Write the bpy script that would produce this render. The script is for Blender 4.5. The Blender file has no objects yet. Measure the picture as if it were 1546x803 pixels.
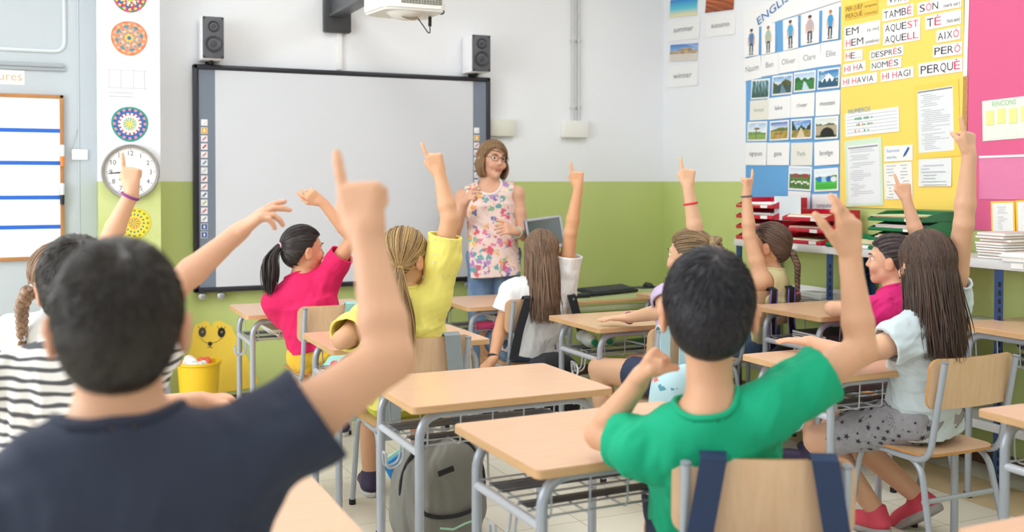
import bpy, bmesh, math, random
import numpy as np
from mathutils import Vector, Matrix
PI = math.pi
random.seed(7); RNG = np.random.default_rng(7)
SC = bpy.context.scene; COL = SC.collection
# ------------------------------------------------------------------ camera, sky, lights, exposure
FPX, CX, CY, CAMH = 1540.0, 773.0, 301.0, 1.38           # focal length and centre of the 1546x803 frame, eye height
YAW, PIT = math.radians(24.8), math.radians(1.0)
c_r = np.array([math.cos(YAW), -math.sin(YAW), 0.0])
c_f = np.array([math.sin(YAW)*math.cos(PIT), math.cos(YAW)*math.cos(PIT), -math.sin(PIT)])
c_u = np.cross(c_r, c_f); CAM = np.array([0, 0, CAMH])
cd = bpy.data.cameras.new('camera'); cam = bpy.data.objects.new('camera', cd); COL.objects.link(cam)
cam.matrix_world = Matrix(((c_r[0], c_u[0], -c_f[0], 0), (c_r[1], c_u[1], -c_f[1], 0), (c_r[2], c_u[2], -c_f[2], CAMH), (0, 0, 0, 1)))
cd.sensor_width = 36; cd.lens = FPX/1546*36; cd.shift_y = -(401.5-CY)/1546
cd.dof.use_dof = True; cd.dof.focus_distance = 4.1; cd.dof.aperture_fstop = 2.3
cd.clip_start = 0.05
SC.camera = cam
def ray(x, y): return c_f + c_r*(x-CX)/FPX + c_u*(CY-y)/FPX
def at(x, y, dep): return CAM + ray(x, y)*dep                       # a point at a real distance along the view axis
def onZ(x, y, z): d = ray(x, y); return CAM + d*(z-CAMH)/d[2]
def onY(x, y, Y): d = ray(x, y); return CAM + d*Y/d[1]
def onX(x, y, X): d = ray(x, y); return CAM + d*X/d[0]
W = bpy.data.worlds.new('world'); SC.world = W; W.use_nodes = True
W.node_tree.nodes['Background'].inputs[0].default_value = (0.90, 0.95, 1.0, 1); W.node_tree.nodes['Background'].inputs[1].default_value = 0.45
SC.view_settings.view_transform = 'Standard'; SC.view_settings.look = 'None'
SC.view_settings.exposure = 0.12; SC.view_settings.gamma = 1.0; SC.view_settings.use_curve_mapping = False
def area(name, loc, tgt, sx, sy, power, col=(1, 1, 1)):
    l = bpy.data.lights.new(name, 'AREA'); l.shape = 'RECTANGLE'; l.size = sx; l.size_y = sy; l.energy = power; l.color = col
    o = bpy.data.objects.new(name, l); COL.objects.link(o); o.location = loc
    o.rotation_euler = (Vector(tgt)-Vector(loc)).to_track_quat('-Z', 'Y').to_euler()
    return o
BACK, RIGHT, LEFT, REAR, CEIL = 6.4, 4.194, -2.9, -2.6, 3.3
for y, pw in ((-1.2, 10), (1.2, 27), (3.6, 98)):                             # daylight through the three windows of the left wall
    area('window_light', (LEFT+0.02, y, 1.9), (LEFT+3, y, 1.5), 1.7, 1.9, pw, (0.92, 0.965, 1.0))
for x in (-1.2, 1.0, 3.0):                                           # unseen ceiling lamps, added as fill light
    for y, pw in ((0.0, 4.5), (2.2, 8), (4.4, 12.5)):
        area('ceiling_fill_light', (x, y, CEIL-0.1), (x, y, 0), 0.5, 1.4, pw, (0.925, 0.965, 1.0))
SC.cycles.max_bounces = 8; SC.cycles.diffuse_bounces = 5; SC.cycles.sample_clamp_indirect = 6
# ------------------------------------------------------------------ materials
def lin(c):
    if isinstance(c, str): c = tuple(int(c[i:i+2], 16)/255 for i in (0, 2, 4))
    return tuple(v/12.92 if v <= 0.04045 else ((v+0.055)/1.055)**2.4 for v in c)
_M = {}
def mat(name, col, rough=0.55, metal=0.0, bump=None, var=None, spec=0.5, sss=0.0, alpha=1.0, trans=0.0, attr=None, coat=0.0):
    """Principled material; bump=(scale, strength), var=(scale, second colour, factor[, stretch]); attr = colour attribute of the mesh."""
    if name in _M: return _M[name]
    m = bpy.data.materials.new(name); m.use_nodes = True; nt = m.node_tree; N = nt.nodes; b = N['Principled BSDF']
    b.inputs['Base Color'].default_value = (*lin(col), 1); b.inputs['Roughness'].default_value = rough
    b.inputs['Metallic'].default_value = metal; b.inputs['Specular IOR Level'].default_value = spec
    if sss: b.inputs['Subsurface Weight'].default_value = sss; b.inputs['Subsurface Radius'].default_value = (0.012, 0.005, 0.003); b.inputs['Subsurface Scale'].default_value = 1
    if trans: b.inputs['Transmission Weight'].default_value = trans
    if coat: b.inputs['Coat Weight'].default_value = coat
    if alpha < 1: b.inputs['Alpha'].default_value = alpha
    src = None
    tc = N.new('ShaderNodeTexCoord')
    if attr:
        a = N.new('ShaderNodeAttribute'); a.attribute_name = attr; src = a.outputs['Color']
    if var:
        mp = N.new('ShaderNodeMapping'); nt.links.new(tc.outputs['Object'], mp.inputs[0])
        if len(var) > 3: mp.inputs['Scale'].default_value = var[3]
        nz = N.new('ShaderNodeTexNoise'); nz.inputs['Scale'].default_value = var[0]; nz.inputs['Detail'].default_value = 4
        nt.links.new(mp.outputs[0], nz.inputs['Vector'])
        rp = N.new('ShaderNodeMapRange'); rp.inputs[1].default_value = 0.3; rp.inputs[2].default_value = 0.7; rp.inputs[4].default_value = var[2]
        nt.links.new(nz.outputs[0], rp.inputs[0])
        mx = N.new('ShaderNodeMix'); mx.data_type = 'RGBA'; nt.links.new(rp.outputs[0], mx.inputs[0])
        if src: nt.links.new(src, mx.inputs[6])
        else: mx.inputs[6].default_value = (*lin(col), 1)
        mx.inputs[7].default_value = (*lin(var[1]), 1); src = mx.outputs[2]
    if src: nt.links.new(src, b.inputs['Base Color'])
    if bump:
        nz = N.new('ShaderNodeTexNoise'); nz.inputs['Scale'].default_value = bump[0]; nz.inputs['Detail'].default_value = 3
        nt.links.new(tc.outputs['Object'], nz.inputs['Vector'])
        bp = N.new('ShaderNodeBump'); bp.inputs['Strength'].default_value = bump[1]; bp.inputs['Distance'].default_value = 0.01
        nt.links.new(nz.outputs[0], bp.inputs['Height']); nt.links.new(bp.outputs[0], b.inputs['Normal'])
    _M[name] = m; return m
# ------------------------------------------------------------------ mesh helpers
def box(bm, c, s, bev=0.0, M=None, mi=0, seg=2):
    t = bmesh.new(); bmesh.ops.create_cube(t, size=1.0)
    for v in t.verts: v.co = Vector((v.co.x*s[0], v.co.y*s[1], v.co.z*s[2]))
    if bev: bmesh.ops.bevel(t, geom=t.edges[:], offset=bev, segments=seg, affect='EDGES', profile=0.5)
    merge(bm, t, Matrix.Translation(c) if M is None else M @ Matrix.Translation(c), mi)
def merge(bm, t, M=None, mi=0):
    mp = {}
    for v in t.verts: mp[v] = bm.verts.new(M @ v.co if M is not None else v.co)
    for f in t.faces:
        try: g = bm.faces.new([mp[v] for v in f.verts]); g.material_index = mi
        except ValueError: pass
    t.free()
def tube(bm, pts, r, n=10, mi=0, closed=False, M=None):
    pts = [Vector(p) for p in pts]; k = len(pts)
    rr = r if hasattr(r, '__len__') else [r]*k
    T = []
    for i in range(k):
        a = pts[(i-1) % k] if (closed or i) else pts[0]; b = pts[(i+1) % k] if (closed or i < k-1) else pts[-1]
        T.append((b-a).normalized())
    u = T[0].orthogonal().normalized(); rings = []
    for i in range(k):
        u = (u - T[i]*u.dot(T[i])).normalized(); w = T[i].cross(u)
        ring = [pts[i] + (u*math.cos(2*PI*j/n) + w*math.sin(2*PI*j/n))*rr[i] for j in range(n)]
        rings.append([bm.verts.new(M @ p if M is not None else p) for p in ring])
    for i in range(k if closed else k-1):
        A, B = rings[i], rings[(i+1) % k]
        for j in range(n):
            f = bm.faces.new((A[j], A[(j+1) % n], B[(j+1) % n], B[j])); f.material_index = mi
    if not closed:
        for R_ in (list(reversed(rings[0])), rings[-1]):
            f = bm.faces.new(R_); f.material_index = mi
def fillet(pts, rad, seg=6):
    """rounds the corners of a polyline"""
    pts = [Vector(p) for p in pts]; out = [pts[0]]
    for i in range(1, len(pts)-1):
        a, b, c = pts[i-1], pts[i], pts[i+1]
        r1 = min(rad, (a-b).length*0.49, (c-b).length*0.49)
        p, q = b+(a-b).normalized()*r1, b+(c-b).normalized()*r1
        for s in range(seg+1):
            t = s/seg; out.append(p*(1-t)**2 + b*2*t*(1-t) + q*t*t)
    out.append(pts[-1]); return out
def lathe(bm, prof, n=24, M=None, mi=0):
    rings = []
    for r, z in prof:
        if r < 1e-6: rings.append([bm.verts.new(M @ Vector((0, 0, z)) if M is not None else (0, 0, z))])
        else:
            rr = [Vector((r*math.cos(2*PI*j/n), r*math.sin(2*PI*j/n), z)) for j in range(n)]
            rings.append([bm.verts.new(M @ p if M is not None else p) for p in rr])
    for A, B in zip(rings, rings[1:]):
        for j in range(n):
            k = (j+1) % n
            vs = [A[0], B[k], B[j]] if len(A) == 1 else ([A[j], A[k], B[0]] if len(B) == 1 else [A[j], A[k], B[k], B[j]])
            f = bm.faces.new(vs); f.material_index = mi
def prism(bm, poly, h, M=None, mi=0, bev=0.0):
    """extrude a 2-D outline (xy) from z=0 to z=h"""
    t = bmesh.new(); f = t.faces.new([t.verts.new((x, y, 0)) for x, y in poly])
    r = bmesh.ops.extrude_face_region(t, geom=[f])
    for v in r['geom']:
        if isinstance(v, bmesh.types.BMVert): v.co.z += h
    bmesh.ops.recalc_face_normals(t, faces=t.faces[:])
    if bev: bmesh.ops.bevel(t, geom=[e for e in t.edges], offset=bev, segments=2, affect='EDGES')
    merge(bm, t, M, mi)
def link(o, parent=None):
    COL.objects.link(o)
    if parent is not None: o.parent = parent
    return o
def obj(name, bm, m, parent=None, loc=None, ang=40):
    bmesh.ops.recalc_face_normals(bm, faces=bm.faces[:])
    me = bpy.data.meshes.new(name); bm.to_mesh(me); bm.free()
    for x in (m if isinstance(m, (list, tuple)) else [m]): me.materials.append(x)
    me.shade_smooth(); me.set_sharp_from_angle(angle=math.radians(ang))
    o = link(bpy.data.objects.new(name, me), parent)
    if loc is not None: o.location = loc
    return o
def tag(o, label, cat, group=None):
    o['label'] = label; o['category'] = cat
    if group: o['group'] = group
    return o
def thing(name, label, cat, loc=(0, 0, 0), rz=0.0, group=None):
    o = link(bpy.data.objects.new(name, None)); o.empty_display_size = 0.1
    o.location = loc; o.rotation_euler = (0, 0, rz)
    return tag(o, label, cat, group)
def struct(name, bm, m, parent=None):
    o = obj(name, bm, m, parent)
    if parent is None: o['kind'] = 'structure'
    return o
def dup(root, loc, rz=None, label=None, group=None):
    r = root.copy(); COL.objects.link(r); r.location = loc
    if rz is not None: r.rotation_euler = (0, 0, rz)
    if label: r['label'] = label
    if group: r['group'] = group
    for ch in list(root.children):
        c = ch.copy(); COL.objects.link(c); c.parent = r
        for g in list(ch.children):
            d = g.copy(); COL.objects.link(d); d.parent = c
    return r
def npmesh(name, V, Q, m, parent=None, attrs=None, smooth=True):
    me = bpy.data.meshes.new(name); me.vertices.add(len(V)); me.vertices.foreach_set('co', np.asarray(V, np.float32).ravel())
    k = Q.shape[1]; me.loops.add(Q.size); me.loops.foreach_set('vertex_index', Q.astype(np.int32).ravel())
    me.polygons.add(len(Q)); me.polygons.foreach_set('loop_start', np.arange(0, Q.size, k, dtype=np.int32))
    me.update(calc_edges=True)
    if smooth: me.shade_smooth()
    for n_, a in (attrs or {}).items():
        at_ = me.attributes.new(n_, 'FLOAT_COLOR', 'POINT'); at_.data.foreach_set('color', np.asarray(a, np.float32).ravel())
    for x in (m if isinstance(m, (list, tuple)) else [m]): me.materials.append(x)
    return link(bpy.data.objects.new(name, me), parent)
FONT_CACHE = {}
def text_mesh(bm, s, h, M, mi=0, align='CENTER', wid=None):
    """flat lettering as faces in the xy plane of M, cap height h; wid squeezes it to a width"""
    if s not in FONT_CACHE:
        cu = bpy.data.curves.new('t', 'FONT'); cu.body = s; cu.align_x = 'LEFT'; cu.resolution_u = 3
        o = bpy.data.objects.new('t', cu); me = o.to_mesh()
        FONT_CACHE[s] = ([tuple(v.co) for v in me.vertices], [tuple(p.vertices) for p in me.polygons])
        o.to_mesh_clear(); bpy.data.objects.remove(o); bpy.data.curves.remove(cu)
    V, Fs = FONT_CACHE[s]
    if not V: return 0
    k = h/0.70; xs = [v[0] for v in V]; x0, x1 = min(xs), max(xs); kx = k if wid is None else wid/max(1e-6, x1-x0)
    off = {'CENTER': (x0+x1)/2, 'LEFT': x0, 'RIGHT': x1}[align]
    vs = [bm.verts.new(M @ Vector(((x-off)*kx, y*k, 0))) for x, y, z in V]
    for f in Fs:
        try: g = bm.faces.new([vs[i] for i in f]); g.material_index = mi
        except ValueError: pass
    return (x1-x0)*kx
# ------------------------------------------------------------------ people: bodies and clothes as smooth blended volumes
def nrm(v): v = np.asarray(v, float); return v/max(1e-9, np.linalg.norm(v))
class Vol:
    """a list of tapered limbs (cone) and ellipsoids blended into one surface"""
    def __init__(s): s.p = []
    def cone(s, a, b, ra, rb, k=0.02): s.p.append((0, np.asarray(a, float), np.asarray(b, float), ra, rb, k)); return s
    def ell(s, c, rad, R=None, k=0.03): s.p.append((1, np.asarray(c, float), np.asarray(rad, float), np.eye(3) if R is None else np.asarray(R, float), 0, k)); return s
    def ecyl(s, a, b, ra, rb, ax, k=0.03):
        """elliptic tube a->b; ra, rb = (half width along ax, half depth) at the ends"""
        s.p.append((2, np.asarray(a, float), np.asarray(b, float), (ra, rb), nrm(ax), k)); return s
    @staticmethod
    def ev(q, P):
        if q[0] == 0:
            _, a, b, ra, rb, k = q; ab = b-a; L = max(1e-9, ab@ab)
            t = np.clip(((P-a)@ab)/L, 0, 1); d = P-(a+t[..., None]*ab)
            return np.sqrt((d*d).sum(-1)) - (ra+(rb-ra)*t)
        if q[0] == 1:
            _, c, rad, R, _, k = q; l = (P-c)@R
            k0 = np.sqrt(((l/rad)**2).sum(-1)); k1 = np.sqrt(((l/rad**2)**2).sum(-1))
            return k0*(k0-1)/np.maximum(k1, 1e-6)
        _, a, b, (ra, rb), ax, k = q; ab = b-a; L = np.linalg.norm(ab); z = ab/L
        x = nrm(ax-z*(ax@z)); y = np.cross(z, x); d = P-a; h = d@z; t = np.clip(h/L, 0, 1)
        A = ra[0]+(rb[0]-ra[0])*t; B = ra[1]+(rb[1]-ra[1])*t
        X, Y = d@x, d@y; k0 = np.sqrt((X/A)**2+(Y/B)**2); k1 = np.sqrt((X/A**2)**2+(Y/B**2)**2)
        dr = np.where(k0 < 1e-3, -np.minimum(A, B), k0*(k0-1)/np.maximum(k1, 1e-6))
        return np.maximum(dr, np.abs(h-L/2)-L/2)
def smin(a, b, k):
    h = np.clip(0.5+0.5*(a-b)/k, 0, 1)                               # h=1 where b is the nearer one
    return a*(1-h)+b*h-k*h*(1-h)
def surface(vol, h, post=None, pad=0.03):
    """vertices and quads of the zero level of the blended volume (surface nets over the blocks near the surface)"""
    lo, hi = np.full(3, 1e9), np.full(3, -1e9)
    for q in vol.p:
        if q[0] == 0:
            for c, r in ((q[1], q[3]), (q[2], q[4])): lo = np.minimum(lo, c-r); hi = np.maximum(hi, c+r)
        elif q[0] == 1: m = np.abs(q[3])@q[2]; lo = np.minimum(lo, q[1]-m); hi = np.maximum(hi, q[1]+m)
        else:
            for c, r in ((q[1], max(q[3][0])), (q[2], max(q[3][1]))): lo = np.minimum(lo, c-r); hi = np.maximum(hi, c+r)
    lo -= pad; hi += pad; B = 8
    nb = np.ceil((hi-lo)/(h*B)).astype(int); n = nb*B
    D = np.ones(n, np.float32)
    bi = np.stack(np.meshgrid(*[np.arange(k) for k in nb], indexing='ij'), -1).reshape(-1, 3)
    cen = lo+(bi*B+(B-1)/2)*h; R = (B/2)*h*1.7321
    ds = np.stack([Vol.ev(q, cen) for q in vol.p], 1); dm = ds.min(1)
    # an ellipsoid's distance is only an estimate away from its surface, hence the generous margin
    act = np.where((dm < R*1.3+pad+0.02) & (dm > -(R+0.05)))[0]
    ins = dm <= -(R+0.05)
    for b in bi[ins]: D[b[0]*B:b[0]*B+B, b[1]*B:b[1]*B+B, b[2]*B:b[2]*B+B] = -1
    g = np.stack(np.meshgrid(*[np.arange(B)]*3, indexing='ij'), -1).reshape(-1, 3)
    P = lo+(bi[act][:, None, :]*B+g[None])*h
    d = np.full(P.shape[:2], 1.0)
    for j, q in enumerate(vol.p):
        w = np.where(ds[act, j] < dm[act]+2*R+q[5]+0.03)[0]
        if len(w): d[w] = smin(d[w], Vol.ev(q, P[w]), q[5])
    if post is not None: d = post(d, P)
    idx = (bi[act][:, None, :]*B+g[None]).reshape(-1, 3)
    D[idx[:, 0], idx[:, 1], idx[:, 2]] = d.ravel()
    # cells that cross zero
    S = D < 0
    c8 = sum(S[x:n[0]-1+x, y:n[1]-1+y, z:n[2]-1+z].astype(np.int8) for x in (0, 1) for y in (0, 1) for z in (0, 1))
    cell = np.argwhere((c8 > 0) & (c8 < 8)); vid = np.full(n-1, -1, np.int64); vid[tuple(cell.T)] = np.arange(len(cell))
    acc = np.zeros((len(cell), 3)); cnt = np.zeros(len(cell))
    co = [(x, y, z) for x in (0, 1) for y in (0, 1) for z in (0, 1)]
    for a in co:
        for ax in range(3):
            if a[ax]: continue
            b = list(a); b[ax] = 1
            va = D[tuple((cell+a).T)]; vb = D[tuple((cell+b).T)]; m = (va < 0) != (vb < 0)
            t = np.where(m, va/np.where(m, va-vb, 1), 0); p = np.tile(np.array(a, float), (len(cell), 1)); p[:, ax] = t
            acc += p*m[:, None]; cnt += m
    V = lo+(cell+acc/np.maximum(cnt, 1)[:, None])*h
    Q = []
    for ax in range(3):
        o1, o2 = (ax+1) % 3, (ax+2) % 3
        sl0 = [slice(1, n[0]-1), slice(1, n[1]-1), slice(1, n[2]-1)]; sl1 = list(sl0); sl1[ax] = slice(2, n[ax])
        A, Bv = S[tuple(sl0)], S[tuple(sl1)]; e = np.argwhere(A != Bv)+1
        if not len(e): continue
        flip = S[tuple(e.T)]
        def vv(d1, d2):
            k = e.copy(); k[:, o1] -= d1; k[:, o2] -= d2; return vid[tuple(k.T)]
        q = np.stack([vv(0, 0), vv(1, 0), vv(1, 1), vv(0, 1)], 1); q[~flip] = q[~flip][:, ::-1]; Q.append(q)
    Q = np.concatenate(Q); Q = Q[(Q >= 0).all(1)]
    return V, Q
def folds(P, amp, seed=0, f=46.0):
    """soft cloth folds"""
    r = np.random.default_rng(seed); o = np.zeros(P.shape[:-1]); w = np.sin(P@(r.normal(size=3)*11)+r.uniform(0, 6))*1.6
    for i in range(5):
        d = r.normal(size=3); d[2] *= 0.6; d /= np.linalg.norm(d); fr = f*(0.6+0.28*i)
        o += np.sin(P@d*fr+w*1.6+r.uniform(0, 6))**3/(1+0.35*i)
    return o*amp
def rotm(yaw, pitch=0.0, roll=0.0):
    """columns right, forward, up; yaw 0 looks to +Y, positive turns to +X; pitch up; roll tips the top to its own right"""
    y, p, r = math.radians(yaw), math.radians(pitch), math.radians(roll)
    f = np.array([math.sin(y)*math.cos(p), math.cos(y)*math.cos(p), math.sin(p)]); rt = np.array([math.cos(y), -math.sin(y), 0.0])
    u = np.cross(rt, f); rt2 = rt*math.cos(r)-u*math.sin(r); u2 = u*math.cos(r)+rt*math.sin(r)
    return np.stack([rt2, f, u2], 1)
SKIN = lambda tone: mat('skin_'+tone, tone, 0.5, sss=0.12, attr='Col', bump=(220, 0.05), spec=0.35)
FING = {  # mcp, pip, dip bends of index, middle, ring, little finger; thumb (spread, fold)
 'point': ((4, 6, 6), (82, 92, 45), (86, 95, 45), (88, 92, 45), (25, 55)),
 'fist':  ((72, 88, 45), (80, 92, 45), (84, 92, 45), (86, 90, 45), (20, 60)),
 'relax': ((22, 30, 15), (30, 34, 18), (36, 38, 20), (42, 40, 22), (38, 18)),
 'flat':  ((4, 8, 5), (5, 8, 5), (6, 8, 6), (8, 10, 8), (42, 5)),
 'two':   ((12, 14, 8), (30, 45, 25), (55, 75, 40), (62, 78, 40), (35, 35)),
 'open':  ((6, 14, 8), (16, 24, 14), (34, 42, 22), (44, 46, 24), (42, 10))}
def hand(v, Wp, d, n, hs, pose, right=True):
    d = nrm(d); n = nrm(np.asarray(n)-d*(np.asarray(n)@d)); s = np.cross(d, n) if right else np.cross(n, d)
    F_ = FING[pose]; L = 0.158*hs
    v.cone(Wp-d*0.02*hs, Wp+d*0.022*hs, 0.0195*hs, 0.022*hs, 0.014)
    offs = (0.026, 0.0085, -0.009, -0.0255); lens = (0.067, 0.074, 0.068, 0.053); rr = (0.0088, 0.009, 0.0085, 0.0076)
    for i in range(4):
        K = Wp+d*(0.083-0.003*abs(i-1))*hs+s*offs[i]*hs
        v.cone(Wp+d*0.022*hs+s*offs[i]*0.62*hs, K, 0.0135*hs, 0.0115*hs, 0.012*hs)
        a, dd, nn, p = 0, d, n, K; fan = (offs[i]/0.026)*0.10; dd = nrm(dd+s*fan*(1 if F_[i][0] < 40 else 0.2))
        for j, fr in enumerate((0.45, 0.31, 0.24)):
            th = math.radians(F_[i][j]); nd = dd*math.cos(th)+nn*math.sin(th); nn = nn*math.cos(th)-dd*math.sin(th); dd = nrm(nd)
            q = p+dd*lens[i]*fr*hs; r0 = rr[i]*hs*(1-0.08*j)
            v.cone(p, q, r0*1.06, r0*0.93, 0.0035*hs); p = q
    sp, fo = (math.radians(x) for x in F_[4])
    p = Wp+d*0.028*hs+s*0.021*hs+n*0.004*hs; dd = nrm(d*math.cos(sp)+s*math.sin(sp)+n*0.35*math.sin(fo))
    q = p+dd*0.042*hs; v.cone(p, q, 0.0145*hs, 0.0115*hs, 0.010*hs)
    dd = nrm(dd*math.cos(fo)+(n*0.75-s*0.75)*math.sin(fo)); q2 = q+dd*0.032*hs; v.cone(q, q2, 0.0108*hs, 0.0098*hs, 0.004*hs)
    dd = nrm(dd*math.cos(0.3)+(n*0.5-s*0.5)*math.sin(0.3)); v.cone(q2, q2+dd*0.024*hs, 0.0098*hs, 0.0078*hs, 0.004*hs)
# ------------------------------------------------------------------ hair
HC, HR = np.array([0, -0.012, 0.022]), np.array([0.0745, 0.094, 0.0875])      # the skull under the hair, in the head's own axes
LINE_A = np.array([0, 40, 62, 80, 97, 112, 140, 180.0])
def hairline(x, y, low=-0.07):
    az = np.degrees(np.abs(np.arctan2(x, y+0.012)))
    return np.interp(az, LINE_A, [0.066, 0.058, 0.034, -0.005, -0.004, -0.038, low, low-0.008])
def sph(n, rng):
    v = rng.normal(size=(n, 3)); return v/np.linalg.norm(v, axis=1)[:, None]
def roots(n, rng, low=-0.06, margin=0.004):
    out = []
    while sum(map(len, out)) < n:
        p = HC+HR*sph(n*2, rng); out.append(p[p[:, 2] > hairline(p[:, 0], p[:, 1], low)+margin])
    return np.concatenate(out)[:n]
def slerp(a, b, t):
    """a (n,3), b (n,3) unit, t (m,) -> (n,m,3)"""
    dt = np.clip((a*b).sum(1), -0.9995, 0.9995); w = np.arccos(dt)[:, None]
    return ((np.sin((1-t)*w)/np.sin(w))[..., None]*a[:, None]+(np.sin(t*w)/np.sin(w))[..., None]*b[:, None])
def strands(name, P, rad, m, parent, rng, flat=1.0):
    """one mesh of thin tapered locks along the polylines P (n,m,3); rad (m,)"""
    n, k, _ = P.shape; S_ = 4
    T = np.gradient(P, axis=1); T /= np.linalg.norm(T, axis=2)[..., None]+1e-9
    u = rng.normal(size=(n, 1, 3)); u = u-T*(u*T).sum(2)[..., None]; u /= np.linalg.norm(u, axis=2)[..., None]+1e-9; w = np.cross(T, u)
    rad = rad[None, :, None]*rng.uniform(0.75, 1.25, (n, 1, 1))
    ang = [2*PI*j/S_ for j in range(S_)]
    V = np.stack([P+(u*math.cos(a)+w*math.sin(a)*flat)*rad for a in ang], 2)          # n,k,S,3
    b = (np.arange(n)*k*S_)[:, None, None]+(np.arange(k-1)*S_)[None, :, None]; j = np.arange(S_)[None, None]; j2 = (j+1) % S_
    Q = np.stack([b+j, b+j2, b+S_+j2, b+S_+j], -1).reshape(-1, 4)
    sh = np.repeat(rng.uniform(0, 1, n), k*S_); c = np.stack([sh, sh, sh, np.ones_like(sh)], 1)
    return npmesh(name, V.reshape(-1, 3), Q, m, parent, {'Shade': c})
def hairmat(dark, light, tip=None):
    nm = 'hair_'+dark+light
    if nm in _M: return _M[nm]
    m = mat(nm, dark, 0.36, spec=0.5); nt = m.node_tree; N = nt.nodes
    a = N.new('ShaderNodeAttribute'); a.attribute_name = 'Shade'; mx = N.new('ShaderNodeMix'); mx.data_type = 'RGBA'
    nt.links.new(a.outputs['Fac'], mx.inputs[0]); mx.inputs[6].default_value = (*lin(dark), 1); mx.inputs[7].default_value = (*lin(light), 1)
    nt.links.new(mx.outputs[2], N['Principled BSDF'].inputs['Base Color']); return m
def braid(bm, path, r, turns, n=12):
    """three strands plaited along a path"""
    path = [Vector(p) for p in path]; K = 60; L = [0]
    for a, b in zip(path, path[1:]): L.append(L[-1]+(b-a).length)
    def pos(t):
        s = t*L[-1]
        for i in range(len(path)-1):
            if s <= L[i+1] or i == len(path)-2: return path[i].lerp(path[i+1], (s-L[i])/max(1e-6, L[i+1]-L[i]))
    d0 = (path[-1]-path[0]).normalized(); ax = d0.orthogonal().normalized(); ay = d0.cross(ax)
    for q in range(3):
        pts, rr = [], []
        for i in range(K+1):
            t = i/K; w = 2*PI*turns*t+2*PI*q/3; tp = 1-0.35*t
            pts.append(pos(t)+ax*math.sin(w)*r*0.95*tp+ay*math.sin(2*w)*r*0.42*tp); rr.append(r*0.72*tp*(0.35 if i in (0, K) else 1))
        tube(bm, pts, rr, n)
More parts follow.
